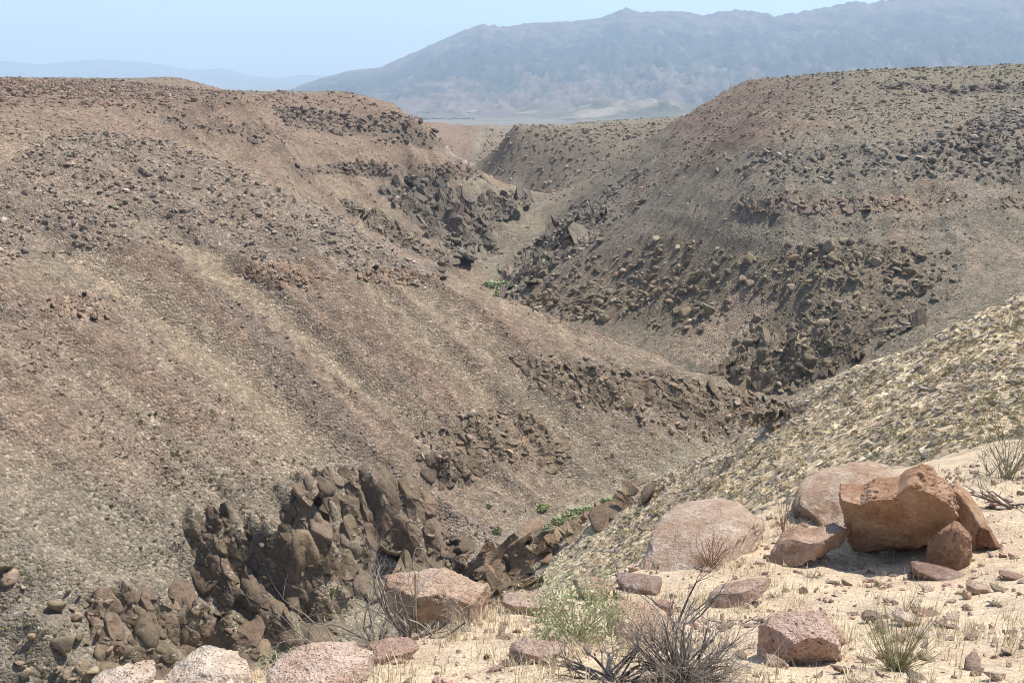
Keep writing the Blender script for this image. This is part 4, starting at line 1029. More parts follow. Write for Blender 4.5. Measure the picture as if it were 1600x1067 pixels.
# the group on the right
rim_boulder('boulder', 'low rounded slab of pinkish rock rising behind the big pitted boulder', [(1235, 830), (1255, 785), (1300, 755), (1345, 728), (1390, 728), (1410, 745), (1420, 800), (1380, 850), (1280, 850)], (1320, 836), .8, (.58, .44, .325), lean=1.4, seed=3, power=2.5, facets=3, dy=.25)
rim_boulder('boulder', 'big pitted reddish-brown boulder with an overhanging shaded front', [(1310, 822), (1322, 802), (1345, 795), (1370, 790), (1385, 772), (1420, 760), (1432, 738), (1448, 725), (1470, 727), (1486, 745), (1496, 775), (1500, 800), (1488, 830), (1470, 850), (1450, 862), (1432, 876), (1380, 874), (1352, 862), (1335, 845)], (1405, 884), .62, BRN, lean=-.45, sub=7, seed=8, power=4.5, cut=(((.55, -.15, .82), .78),))
rim_boulder('boulder', 'sunlit right flank of broken pinkish rock behind the triangular wedge', [(1480, 780), (1492, 755), (1502, 765), (1530, 820), (1560, 858), (1520, 866), (1490, 850)], (1522, 868), .8, BRN, lean=.1, seed=12, power=4, dy=.22)
rim_boulder('boulder', 'triangular wedge of dark pitted rock propped against the big boulder', [(1443, 852), (1445, 845), (1482, 813), (1494, 816), (1516, 834), (1520, 860), (1518, 878), (1500, 882), (1444, 876)], (1482, 886), .42, (.46, .29, .195), lean=.12, sub=6, seed=15, power=5, facets=7, dy=-.06)
rim_boulder('boulder', 'small pointed rock at the far right end of the boulder group', [(1524, 818), (1540, 822), (1566, 856), (1545, 862), (1522, 858)], (1542, 864), .6, (.40, .25, .17), seed=18, power=4, sub=5, dy=.1)
rim_boulder('boulder', 'sloping slab with a knobbly end in front of the low rounded slab', [(1188, 880), (1215, 850), (1235, 836), (1262, 838), (1300, 818), (1330, 830), (1312, 868), (1262, 876), (1200, 896)], (1258, 890), .55, (.54, .38, .275), lean=.6, seed=21, power=4, dy=.04)
rim_boulder('boulder', 'long low sloping boulder of pitted pinkish rock', [(985, 890), (1010, 850), (1040, 825), (1075, 805), (1120, 788), (1145, 792), (1172, 822), (1190, 836), (1196, 862), (1130, 885), (1040, 900)], (1095, 884), .85, (.60, .47, .36), lean=1.5, sub=6, seed=24, power=2.4, facets=2)
# by the dead shrub and along the edge
rim_boulder('boulder', 'peaked pink boulder standing behind the dead grey shrub', [(597, 950), (604, 925), (635, 905), (690, 890), (700, 893), (725, 925), (748, 945), (768, 952), (760, 975), (700, 985), (620, 985)], (680, 985), .7, PINK, lean=.1, sub=6, seed=27, power=4.5, cut=(((-.75, -.6, .25), .7),))
rim_boulder('boulder', 'small peaked rock on the rim edge right of the peaked boulder', [(782, 952), (795, 935), (812, 927), (826, 933), (860, 937), (868, 950), (840, 962), (795, 964)], (825, 962), .8, (.52, .38, .29), seed=30, sub=5)
rim_boulder('boulder', 'tan rock with a notch on the rim edge behind the pale green shrub', [(895, 930), (905, 912), (930, 905), (965, 908), (960, 925), (930, 940)], (930, 938), .9, (.56, .42, .31), seed=33, sub=5)
rim_boulder('boulder', 'dark-crusted rock beside a charred branch on the rim', [(960, 912), (985, 900), (1012, 904), (1035, 915), (1030, 928), (970, 926)], (1000, 928), .8, (.40, .31, .26), seed=36, sub=5)
rim_boulder('boulder', 'flat pink boulder half hidden by the grey twig mound', [(945, 985), (955, 962), (985, 948), (1020, 952), (1050, 975), (1040, 1000), (960, 1010)], (1000, 1002), .9, PINK, lean=.9, seed=39, facets=3, power=2.6)
rim_boulder('boulder', 'small upright reddish rock behind the flat pink boulder', [(1018, 955), (1025, 940), (1032, 936), (1048, 945), (1052, 962), (1025, 966)], (1036, 964), .8, (.42, .27, .21), seed=41, sub=5)
rim_boulder('boulder', 'pink boulder with a dark ridged top and shaded belly', [(1182, 1010), (1200, 990), (1235, 972), (1262, 958), (1285, 958), (1298, 975), (1312, 998), (1322, 1020), (1308, 1032), (1270, 1045), (1220, 1043), (1185, 1030)], (1255, 1040), .75, (.60, .43, .34), lean=-.25, sub=6, seed=44, power=3.6, pits=1.4, facets=6)
rim_boulder('boulder', 'pale peaked boulder at the bottom edge left of centre', [(255, 1075), (270, 1060), (300, 1030), (322, 1014), (342, 1022), (370, 1045), (392, 1060), (400, 1085), (330, 1100), (260, 1095)], (325, 1090), .7, PALEP, lean=.5, sub=6, seed=47, facets=4, power=3)
rim_boulder('boulder', 'pale low boulder cut by the bottom edge near the corner', [(140, 1080), (170, 1062), (205, 1054), (235, 1060), (245, 1080), (190, 1095)], (195, 1090), .8, PALEP, seed=50, sub=5)
rim_boulder('boulder', 'broad pale pink boulder at the bottom edge below the dead shrub', [(415, 1080), (440, 1052), (480, 1038), (512, 1034), (545, 1048), (580, 1070), (585, 1095), (500, 1110), (420, 1100)], (500, 1092), .8, (.66, .51, .41), lean=.9, sub=6, seed=53, facets=3, power=2.6)
rim_boulder('boulder', 'reddish rock lying under the trailing twigs of the dead shrub', [(572, 1030), (590, 1012), (615, 1004), (640, 1008), (655, 1022), (630, 1034), (585, 1038)], (612, 1036), .8, (.47, .32, .25), seed=56, sub=5)
rim_boulder('boulder', 'tan rocks on the rim edge between the bottom boulders', [(500, 1030), (512, 1012), (540, 1005), (560, 1015), (560, 1032), (520, 1038)], (530, 1036), .8, (.55, .40, .32), seed=59, sub=5)
rim_boulder('boulder', 'small dark-faced rock left of the black dead branches', [(795, 1022), (805, 1008), (818, 1003), (850, 1006), (880, 1012), (870, 1030), (830, 1040), (800, 1036)], (835, 1038), .7, (.46, .33, .26), seed=62, sub=5)
rim_boulder('boulder', 'long flat slab lying on the gravel below the low sloping boulder', [(1105, 948), (1130, 930), (1170, 912), (1195, 902), (1205, 908), (1180, 928), (1140, 950)], (1150, 948), .5, (.55, .41, .32), seed=65, sub=5, lean=.6)
rim_boulder('boulder', 'flat dark stone on the gravel in front of the big boulder', [(1420, 905), (1430, 895), (1455, 893), (1475, 900), (1510, 903), (1512, 907), (1460, 909), (1425, 908)], (1462, 908), .6, (.36, .26, .21), seed=68, sub=5)
rim_boulder('boulder', 'tan stone with a hollow at the right edge of the gravel', [(1508, 918), (1520, 908), (1542, 912), (1548, 922), (1530, 930), (1512, 927)], (1528, 929), .8, (.52, .38, .28), seed=71, sub=5)
rim_boulder('boulder', 'low brown stone touching the right edge of the picture', [(1560, 900), (1575, 896), (1600, 898), (1602, 906), (1575, 908)], (1582, 908), .7, (.38, .26, .20), seed=73, sub=5)
rim_boulder('boulder', 'rounded grey-brown stone above the greenish grass tuft', [(1345, 968), (1350, 957), (1362, 953), (1374, 960), (1376, 970), (1360, 976)], (1360, 974), .9, (.36, .27, .22), seed=76, sub=5)
rim_boulder('boulder', 'pale flat slab leaning on the gravel beside the rounded stone', [(1394, 962), (1410, 956), (1440, 972), (1438, 979), (1415, 976)], (1418, 979), .7, (.60, .46, .35), seed=79, sub=5)
rim_boulder('boulder', 'whitish flat stone on the gravel right of the grass tuft', [(1424, 990), (1440, 984), (1456, 990), (1454, 997), (1432, 997)], (1440, 997), .8, (.68, .56, .44), seed=82, sub=5)
rim_boulder('boulder', 'long thin brown stone behind the pale flat slab', [(1422, 958), (1440, 953), (1468, 955), (1470, 962), (1430, 964)], (1446, 963), .5, (.44, .31, .23), seed=85, sub=5)

# small stones on the gravel
def rim_points(n, x0, x1, y0, y1):
    out = []
    while len(out) < n:
        k = 256; px = rng.uniform(x0, x1, k); py = y0 + (y1 - y0) * rng.uniform(0, 1, k)
        for a, b in zip(px, py): out.append((a, b))
    return out[:n]
# ground sampling grid of the rim, by picture point
_sx = rng.uniform(-7.5, 14, 84000); _sy = rng.uniform(1.2, 15, 84000)
_sz = height(_sx, _sy); _spx, _spy = to_pix(_sx, _sy, _sz)
_edge = np.interp(_spx, [-100, 150, 330, 480, 560, 640, 700, 830, 930, 1000, 1100, 1190, 1300, 1440, 1600, 1700], [1200, 1130, 1062, 1045, 1015, 985, 960, 940, 925, 880, 830, 815, 775, 745, 715, 690])
_on = (_spy > _edge - 6) & (_spx > -300) & (_spx < 2400) & (_spy < 1300)
RIMP = np.stack([_sx, _sy, _sz, _spx, _spy], -1)[_on]
MAT_PEB = material_rock('pebble_material', True)
sel = RIMP[rng.choice(len(RIMP), 11000)]
S = .0075 * (8.5) ** (rng.uniform(0, 1, len(sel)) ** 2.2)
T = np.array((.50, .365, .275))[None] * rng.lognormal(-.08, .24, (len(sel), 1)) * rng.normal(1, .04, (len(sel), 3))
P = sel[:, :3].copy(); P[:, 2] += S * .25
spx_ = S * 2 / np.linalg.norm(P, axis=1) * F_PIX * np.where((sel[:, 3] > 5) & (sel[:, 3] < 1595) & (sel[:, 4] < 1062), 1, .01)
o_ = np.argsort(-spx_)
tag(link(bpy.data.objects.new('pebbles', stones_mesh('pebbles', P[o_[110:]], S[o_[110:]], np.clip(T[o_[110:]], .05, .8), 1, MAT_PEB, kinds=('angular', 'angular', 'round'), seed=9))), kind='stuff', label='small tan pebbles scattered over the rim gravel')
for i in o_[:110]:
    o = bpy.data.objects.new('stone', rock_mesh('angular', 3, random.randrange(9))); COL.objects.link(o)
    o.location = P[i]; o.scale = (S[i] * 1.3, S[i], S[i] * .8); o.rotation_euler = (random.gauss(0, .25), random.gauss(0, .25), random.uniform(0, 6.28)); o.color = (*np.clip(T[i], .05, .8), 1)
    tn = 'pale ' if T[i].mean() > .42 else 'brown ' if T[i].mean() < .3 else 'tan '
    tag(o, ' '.join((tn + 'stone on the gravel ' + where(sel[i, 3], sel[i, 4])).split()), 'stone', 'small stones on the rim gravel')

# ------------------------------------------------------------------ plants
def material_plant(name, col, var=.35, attr=False, trans=0.0):
    m, nt, b = new_mat(name)
    if attr: base = N(nt, 'ShaderNodeAttribute', attribute_name='tint').outputs['Color']
    elif col is None: base = N(nt, 'ShaderNodeObjectInfo').outputs['Color']
    else: base = N(nt, 'ShaderNodeRGB').outputs[0]; base.default_value = (*col, 1)
    pos = N(nt, 'ShaderNodeNewGeometry')
    n = noise_n(nt, pos.outputs['Position'], 30., 3).outputs['Fac']
    isl = pos.outputs['Random Per Island']
    c = mix(nt, 1.0, base, ramp(nt, isl, [(0, 1 - var), (1, 1 + var)]), 'MULTIPLY')
    c = mix(nt, .4, c, ramp(nt, n, [(.3, .6), (.7, 1.25)]), 'MULTIPLY')
    nt.links.new(c, b.inputs['Base Color'])
    return m
def tubes(segs, sides=3):
    a = np.array([s[0] for s in segs]); b = np.array([s[1] for s in segs]); r0 = np.array([s[2] for s in segs]); r1 = np.array([s[3] for s in segs])
    d = b - a; L = np.linalg.norm(d, axis=1) + 1e-9; d /= L[:, None]
    h = np.where(np.abs(d[:, 2:3]) < .9, np.array([[0, 0, 1.]]), np.array([[1., 0, 0]])); e = np.cross(d, h); e /= np.linalg.norm(e, axis=1)[:, None]; q = np.cross(d, e)
    t = np.arange(sides) * 2 * np.pi / sides
    ring = e[:, None] * np.cos(t)[None, :, None] + q[:, None] * np.sin(t)[None, :, None]
    V = np.concatenate([a[:, None] + ring * r0[:, None, None], b[:, None] + ring * r1[:, None, None]], 1).reshape(-1, 3)
    i = np.arange(len(segs))[:, None] * (2 * sides); k = np.arange(sides)[None]; k2 = (k + 1) % sides
    F = np.stack([i + k, i + k2, i + k2 + sides, i + k + sides], -1).reshape(-1, 4)
    return V, F
def grow(start, direction, length, radius, depth, g, out, wig=.25, split=(2, 4), shrink=.62, droop=0.0, tips=None, nseg=4):
    p = np.array(start, float); d = np.array(direction, float); d /= np.linalg.norm(d); r = radius
    for k in range(nseg):
        d = d + g.normal(0, wig, 3) * .6; d[2] -= droop; d /= np.linalg.norm(d)
        q = p + d * length / nseg; r2 = r * .84
        out.append((p.copy(), q.copy(), r, r2, depth)); p, r = q, r2
        if depth > 0 and k >= 1 and g.uniform() < .75:
            n = d + g.normal(0, .75, 3); n[2] += .25
            grow(p, n, length * shrink * g.uniform(.6, 1.1), r * .62, depth - 1, g, out, wig, split, shrink, droop, tips, nseg)
    if depth > 0:
        for _ in range(g.integers(*split)):
            grow(p, d + g.normal(0, .5, 3), length * shrink * g.uniform(.6, 1.1), r * .7, depth - 1, g, out, wig, split, shrink, droop, tips, nseg)
    elif tips is not None: tips.append((p.copy(), d.copy()))
def shrub(label, name, category, foot, width, height_px, n_stem, depth, col_stem, col_twig, seed, spread_=1.0, rad=.006, leaves=None, leaf_col=None, wig=.25, up=.7, bias=(0, 0, 0), leaf_size=.012, droop=0.0, length=1.0, dark_low=False):
    G = near_hit(*foot); d = float(np.linalg.norm(G)); s = d / F_PIX; g = np.random.default_rng(seed)
    Wm, Hm = width * s * .5, height_px * s
    root = bpy.data.objects.new(name, None); COL.objects.link(root); root.location = G; tag(root, label, category)
    segs = []; tips = []
    for k in range(n_stem):
        a = g.uniform(0, 6.283); el = g.uniform(.12, 1.0)
        dr = np.array((math.cos(a) * Wm * spread_, math.sin(a) * Wm * spread_ * .8, Hm * up * el * 1.3)) + np.array(bias) * Hm
        L = np.linalg.norm(dr) * (.62 if depth > 1 else .85) * length
        grow((g.normal(0, .10) * Wm, g.normal(0, .10) * Wm, -.01), dr, L, rad * g.uniform(.6, 1.2), depth, g, segs, wig, (1, 3), .58, droop, tips, 3)
    lo = [t[:4] for t in segs if t[4] >= depth]; hi = [t[:4] for t in segs if t[4] < depth]
    for nm, ss, cc, sd in (('stem', lo, col_stem, 4), ('twig', hi, col_twig, 3)):
        if not ss: continue
        V, F = tubes(ss, sd); me = mesh_from(nm, V, F); me.materials.append(material_plant(name + '_' + nm + '_material', cc))
        o = bpy.data.objects.new(nm, me); COL.objects.link(o); o.parent = root
        if nm == 'twig': o['kind'] = 'stuff'
    if leaves:
        C = np.array([t[0] for t in tips]); n = leaves
        w = g.integers(0, len(C), n); base = C[w] + g.normal(0, leaf_size * 2.2, (n, 3))
        M = euler_mats(g.normal(0, .8, n), g.normal(0, .8, n), g.uniform(0, 6.28, n)); q = np.array([(0, 0, 0), (.35, 0, .9), (0, 0, 2.2), (-.35, 0, .9)]) * leaf_size
        V = (np.einsum('nij,kj->nki', M, q) + base[:, None]).reshape(-1, 3); F = np.arange(n * 4).reshape(n, 4)
        me = mesh_from('leaves', V, F); me.materials.append(material_plant(name + '_leaf_material', leaf_col))
        o = bpy.data.objects.new('leaves', me); COL.objects.link(o); o.parent = root; o['kind'] = 'stuff'
    return root
GREYT, DARKT = (.30, .26, .22), (.10, .085, .075)
shrub('dead grey shrub with bare sprawling twigs in front of the peaked boulder', 'dead_shrub', 'shrub', (640, 1000), 240, 120, 24, 3, (.14, .115, .095), (.32, .28, .235), 3, 1.0, .010, wig=.34, up=.65, bias=(-.2, 0, 0), length=1.2)
shrub('second half of bare grey twigs trailing left from the dead shrub', 'dead_shrub', 'shrub', (590, 1010), 190, 75, 15, 3, (.20, .17, .14), (.36, .31, .26), 5, 1.1, .009, wig=.30, up=.6, bias=(-.6, 0, .05), length=1.35)
shrub('dense mound of fine grey-brown twigs at the bottom edge', 'twig_shrub', 'shrub', (1065, 1062), 190, 80, 150, 3, (.17, .14, .12), (.30, .255, .215), 7, .9, .0055, wig=.24, up=.9, length=1.15)
shrub('tangle of charred black dead branches left of the grey twig mound', 'dead_branches', 'shrub', (955, 1062), 190, 110, 26, 2, (.095, .085, .08), (.17, .15, .135), 9, 1.0, .011, wig=.36, up=.42, length=1.0)
shrub('black dead sticks lying behind the grey twig mound', 'dead_branches', 'shrub', (1062, 975), 130, 50, 9, 2, (.07, .062, .06), (.12, .105, .095), 11, 1.2, .010, wig=.22, up=.6, length=1.4)
shrub('small bundle of charred sticks right of the grey twig mound', 'dead_branches', 'shrub', (1150, 975), 60, 22, 8, 1, (.10, .085, .08), (.14, .12, .11), 13, 1.3, .008, wig=.1, up=.35, length=1.5)
shrub('charred branch lying along the rim edge above the black sticks', 'dead_branches', 'shrub', (1010, 925), 110, 24, 6, 2, (.11, .10, .09), (.16, .14, .125), 14, 1.4, .009, wig=.2, up=.35, length=1.4)
shrub('pale green feathery shrub in front of the rim edge', 'green_shrub', 'shrub', (900, 998), 100, 60, 40, 2, (.38, .34, .22), (.36, .38, .20), 15, .9, .004, leaves=3000, leaf_col=(.44, .47, .26), wig=.16, up=1.0, leaf_size=.011, length=1.3)
shrub('greenish broom shrub on the rim at the right edge', 'green_shrub', 'shrub', (1570, 748), 120, 62, 34, 2, (.30, .26, .18), (.26, .25, .14), 17, .7, .006, length=1.3, leaves=2200, leaf_col=(.22, .23, .11), wig=.12, up=1.2, leaf_size=.012)
shrub('bleached dead sticks at the foot of the broom shrub', 'dead_branches', 'shrub', (1545, 742), 70, 40, 9, 2, (.42, .38, .33), (.45, .40, .34), 18, .9, .008, length=1.4, wig=.25, up=.8)
shrub('dark fallen dead branch on the gravel at the right edge', 'dead_branches', 'shrub', (1585, 792), 90, 34, 8, 2, (.12, .10, .09), (.27, .24, .21), 19, 1.3, .012, wig=.22, up=.5, length=1.4)
shrub('small reddish dry bush in front of the low sloping boulder', 'dry_bush', 'shrub', (1110, 886), 52, 30, 40, 1, (.30, .17, .12), (.32, .19, .14), 21, .8, .004, wig=.10, up=1.1, length=1.3)
shrub('tall thin reddish stalks between the low boulder and the slab', 'dry_stalks', 'shrub', (1222, 832), 34, 60, 9, 1, (.36, .22, .16), (.38, .26, .19), 23, .35, .004, wig=.08, up=1.2)
shrub('greenish grass tuft with a dark heart on the gravel', 'grass_tuft', 'grass', (1400, 1048), 90, 58, 90, 1, (.30, .28, .15), (.40, .37, .22), 25, .75, .0022, wig=.07, up=1.1, length=1.4)
shrub('small dark tuft at the heart of the greenish grass', 'grass_tuft', 'grass', (1398, 1046), 40, 26, 60, 1, (.09, .09, .06), (.12, .12, .07), 26, .8, .0025, wig=.1, up=.8)
shrub('small grey weed on the gravel left of the slab end', 'dry_bush', 'shrub', (1270, 903), 38, 18, 24, 1, (.26, .24, .20), (.30, .28, .22), 27, .9, .0025, wig=.12, up=.8)
shrub('thin dry weed stalks on the gravel below the big boulder', 'dry_stalks', 'shrub', (1415, 955), 44, 34, 14, 1, (.45, .37, .25), (.48, .40, .28), 28, .6, .002, wig=.08, up=1.1)
shrub('small green weed on the gravel above the dark-bellied boulder', 'green_weed', 'weed', (1210, 933), 16, 10, 14, 1, (.15, .17, .09), (.16, .19, .10), 29, .9, .002, wig=.12, up=.8)
shrub('dry stalks in the shade gap under the big boulder', 'dry_stalks', 'shrub', (1320, 880), 60, 34, 26, 1, (.52, .43, .29), (.55, .45, .31), 30, .8, .002, wig=.08, up=1.0)

# dry grass: blades gathered in tufts
def grass_mesh(centres, n_per, length, g, width=.0022):
    c = np.repeat(centres, n_per, axis=0); n = len(c)
    a = g.uniform(0, 6.283, n); off = np.abs(g.normal(0, 1, n)) * length * .42
    base = c[:, :3] + np.stack([np.cos(a) * off, np.sin(a) * off, np.zeros(n)], -1)
    base[:, 2] = height(base[:, 0], base[:, 1]) - .004
    L = length * g.lognormal(-.15, .4, n); b = g.uniform(0, 6.283, n); tilt = np.abs(g.normal(.35, .35, n))
    d1 = np.stack([np.cos(b) * np.sin(tilt), np.sin(b) * np.sin(tilt), np.cos(tilt)], -1); t2 = tilt + np.abs(g.normal(.35, .3, n))
    d2 = np.stack([np.cos(b) * np.sin(t2), np.sin(b) * np.sin(t2), np.cos(t2)], -1)
    w = np.stack([-np.sin(b), np.cos(b), np.zeros(n)], -1) * (width * g.uniform(.6, 1.5, n))[:, None]
    p1 = base + d1 * (L * .55)[:, None]; p2 = p1 + d2 * (L * .5)[:, None]
    V = np.stack([base - w, base + w, p1 + w * .7, p1 - w * .7, p2], 1).reshape(-1, 3)
    i = np.arange(n)[:, None] * 5
    q = i + np.array([0, 1, 2, 3]); t = i + np.array([3, 2, 4])
    col = np.array((.66, .54, .36))[None] * g.lognormal(0, .2, (n, 1)) * g.normal(1, .04, (n, 3))
    me = mesh_from('dry_grass', V, [q, t]); set_attr(me, 'tint', np.repeat(np.clip(col, .05, .85), 5, axis=0), 'FLOAT_COLOR')
    return me
gd = fbm(RIMP[:, 0] * 1.3, RIMP[:, 1] * 1.3, octaves=3)
spx2, spy2 = RIMP[:, 3], RIMP[:, 4]
w = np.clip(.22 + gd, .02, 1) * (.25 + 1.2 * ((spx2 < 960) | (spy2 > 985)) + .9 * (np.abs(spx2 - 1150) < 120) * (spy2 < 960)) * np.where((spx2 > 1290) & (spy2 < 960) & (spy2 > 880), .25, 1)
w /= w.sum()
cen = RIMP[rng.choice(len(RIMP), min(7000, len(RIMP) // 2), p=w, replace=False)]
me = grass_mesh(cen, 8, .085, rng, .0019); me.materials.append(material_plant('dry_grass_material', None, .25, attr=True))
tag(link(bpy.data.objects.new('dry_grass', me)), kind='stuff', label='straw-coloured dry grass growing over the rim gravel')

# shrubs on the slopes
def clump(seed, n=70, leaf=.26, flat=.62):
    g = np.random.default_rng(seed)
    u = g.normal(size=(n, 3)); u /= np.linalg.norm(u, axis=1)[:, None]; u[:, 2] = np.abs(u[:, 2])
    c = u * g.uniform(.45, .95, (n, 1)) * (1, 1, flat)
    t = g.normal(size=(n, 3, 3)) * leaf
    V = (c[:, None] + t).reshape(-1, 3); V[:, 2] = np.maximum(V[:, 2], -.1)
    return V, np.arange(n * 3).reshape(n, 3)
MAT_BUSH = material_plant('sagebrush_material', None, .35); MAT_BUSH_A = material_plant('sagebrush_mass_material', None, .3, attr=True)
CL = []
for k in range(6):
    me = mesh_from('sagebrush_foliage', *clump(40 + k, 150, .15)); me.materials.append(MAT_BUSH); CL.append(me)
PLANTS = {
 'hill': ([(850, 960), (1000, 772), (1240, 632), (1620, 462), (1620, 745), (1440, 725), (1300, 745), (1180, 790), (1100, 800), (990, 880), (920, 915)], 13, 195, 1700, (.16, .55), [(.50, .415, .26), (.44, .38, .24), (.36, .32, .21), (.56, .455, .285)], 'grey-green sagebrush', 'on the grassy right hillside'),
 'low': ([(120, 640), (330, 640), (470, 700), (570, 745), (470, 770), (440, 860), (300, 850), (240, 900), (150, 800)], 180, 470, 420, (.35, .85), [(.13, .125, .075), (.15, .145, .08), (.20, .18, .10)], 'dark green shrub', 'on the lower left slope'),
 'rocks': ([(0, 880), (160, 900), (300, 830), (460, 780), (680, 760), (700, 880), (560, 930), (420, 1040), (0, 1067)], 150, 420, 420, (.3, .9), [(.20, .19, .085), (.16, .155, .08), (.24, .22, .10)], 'yellow-green shrub', 'among the lower left outcrops'),
 'nose': ([(560, 560), (900, 560), (1200, 640), (1000, 760), (850, 800), (640, 720)], 200, 470, 520, (.25, .7), [(.20, .18, .11), (.25, .22, .14)], 'olive shrub', 'on the near spur above the gorge floor'),
 'bank': ([(830, 930), (900, 860), (1000, 790), (1050, 770), (980, 880), (920, 910)], 90, 330, 160, (.3, .9), [(.19, .18, .12), (.23, .21, .15)], 'dull green shrub', 'on the near bank below the rim'),
 'floor': ([(380, 1060), (430, 1010), (520, 985), (560, 1000), (500, 1040)], 150, 330, 120, (.4, 1.0), [(.24, .25, .13), (.28, .27, .17)], 'pale green shrub', 'on the gorge floor by the stepped outcrop'),
 'wall': ([(960, 330), (1180, 330), (1480, 350), (1420, 540), (1250, 620), (1100, 570), (950, 480)], 430, 800, 500, (.4, 1.0), [(.19, .175, .115), (.16, .15, .10)], 'dull olive shrub', 'on the right gorge wall'),
 'mesa': ([(0, 165), (120, 175), (330, 240), (200, 235), (0, 215)], 250, 470, 260, (.35, .9), [(.26, .23, .14), (.22, .20, .13)], 'grey shrub', 'on the top of the near left spur'),
}
mass_P, mass_S, mass_T = [], [], []
for key, (poly, r0, r1, n, (lo, hi), cols, what, wh) in PLANTS.items():
    p = np.array(poly, float); qx = rng.uniform(p[:, 0].min(), p[:, 0].max(), n * 4); qy = rng.uniform(p[:, 1].min(), p[:, 1].max(), n * 4)
    k = inside(poly, qx, qy); qx, qy = qx[k][:n], qy[k][:n]
    H = hit(qx, qy)
    rr_ = np.hypot(H[:, 0], H[:, 1]); k = ~np.isnan(rr_) & (rr_ > r0) & (rr_ < r1); H, qx, qy, rr_ = H[k], qx[k], qy[k], rr_[k]
    s = lo * (hi / lo) ** (rng.uniform(0, 1, len(H)) ** 1.5)
    spx3 = s * 2 / np.linalg.norm(H, axis=1) * F_PIX; od = np.argsort(-spx3)
    if key == 'hill':
        s = np.minimum(s, rng.uniform(1.6, 6.2, len(s)) * np.linalg.norm(H, axis=1) / F_PIX); spx3 = s * 2 / np.linalg.norm(H, axis=1) * F_PIX; od = np.argsort(-spx3)
    nb = {'hill': 120, 'low': 40, 'rocks': 40, 'nose': 30, 'bank': 16, 'floor': 16, 'wall': 20, 'mesa': 15}[key]
    for j, i in enumerate(od):
        c = np.array(cols[rng.integers(len(cols))]) * rng.lognormal(0, .16)
        if j < nb:
            o = bpy.data.objects.new('sagebrush' if key == 'hill' else 'shrub', CL[random.randrange(6)]); COL.objects.link(o)
            o.location = H[i]; o.scale = (s[i], s[i] * random.uniform(.8, 1.1), s[i] * random.uniform(.7, 1.1)); o.rotation_euler = (0, 0, random.uniform(0, 6.28)); o.color = (*c, 1)
            tag(o, ' '.join((('large ' if spx3[i] > 13 else 'small ') + what + ' ' + where(qx[i], qy[i])).split()), 'shrub', what + ' ' + wh)
        else: mass_P.append(H[i]); mass_S.append(s[i]); mass_T.append(c)
mp, ms, mt = np.array(mass_P), np.array(mass_S), np.array(mass_T)
g = np.random.default_rng(5); shapes = [clump(60 + k, 26, .34)[0] for k in range(8)]
V = np.concatenate([shapes[g.integers(8)] * s_ + p_ for s_, p_ in zip(ms, mp)]); F = np.arange(len(V)).reshape(-1, 3)
me = mesh_from('scrub', V, F); set_attr(me, 'tint', np.repeat(mt, 78, axis=0), 'FLOAT_COLOR'); me.materials.append(MAT_BUSH_A)
tag(link(bpy.data.objects.new('vegetation', me)), kind='stuff', label='small desert scrub dotted over the gorge slopes')

# straw tufts on the near hillside
hx_, hy_ = rng.uniform(880, 1640, 15000), rng.uniform(470, 900, 15000); k = inside(PLANTS['hill'][0], hx_, hy_) & (rng.uniform(0, 1, 15000) < np.clip(.42 + 1.5 * fbm(hx_ / 45, hy_ / 30, octaves=3), .06, 1))
hp = hit(hx_[k], hy_[k]); hd = np.linalg.norm(hp, axis=1); k = hd < 190; hp, hd = hp[k], hd[k]
g = np.random.default_rng(6); nt_ = len(hp); NBL = 9
L = np.minimum(.20, g.uniform(2, 5, nt_) * hd / F_PIX)
ang = g.uniform(0, 6.283, (nt_, NBL)); til = np.abs(g.normal(0, .55, (nt_, NBL))); dv = np.stack([np.cos(ang) * np.sin(til), np.sin(ang) * np.sin(til), np.cos(til)], -1)
sd_ = np.stack([-np.sin(ang), np.cos(ang), 0 * ang], -1) * (.13 * L)[:, None, None]
bs = hp[:, None] + np.stack([np.cos(ang), np.sin(ang), 0 * ang], -1) * (.25 * L)[:, None, None] - np.array((0, 0, .03))
V = np.stack([bs - sd_, bs + sd_, bs + dv * (L[:, None] * g.uniform(.6, 1.2, (nt_, NBL)))[..., None]], 2).reshape(-1, 3); F = np.arange(len(V)).reshape(-1, 3)
me = mesh_from('straw_grass', V, F); set_attr(me, 'tint', np.repeat(np.array((.72, .58, .38))[None] * rng.lognormal(0, .2, (nt_, 1)), NBL * 3, axis=0), 'FLOAT_COLOR'); me.materials.append(MAT_BUSH_A)
tag(link(bpy.data.objects.new('straw_grass', me)), kind='stuff', label='bleached bunch grass covering the right hillside')
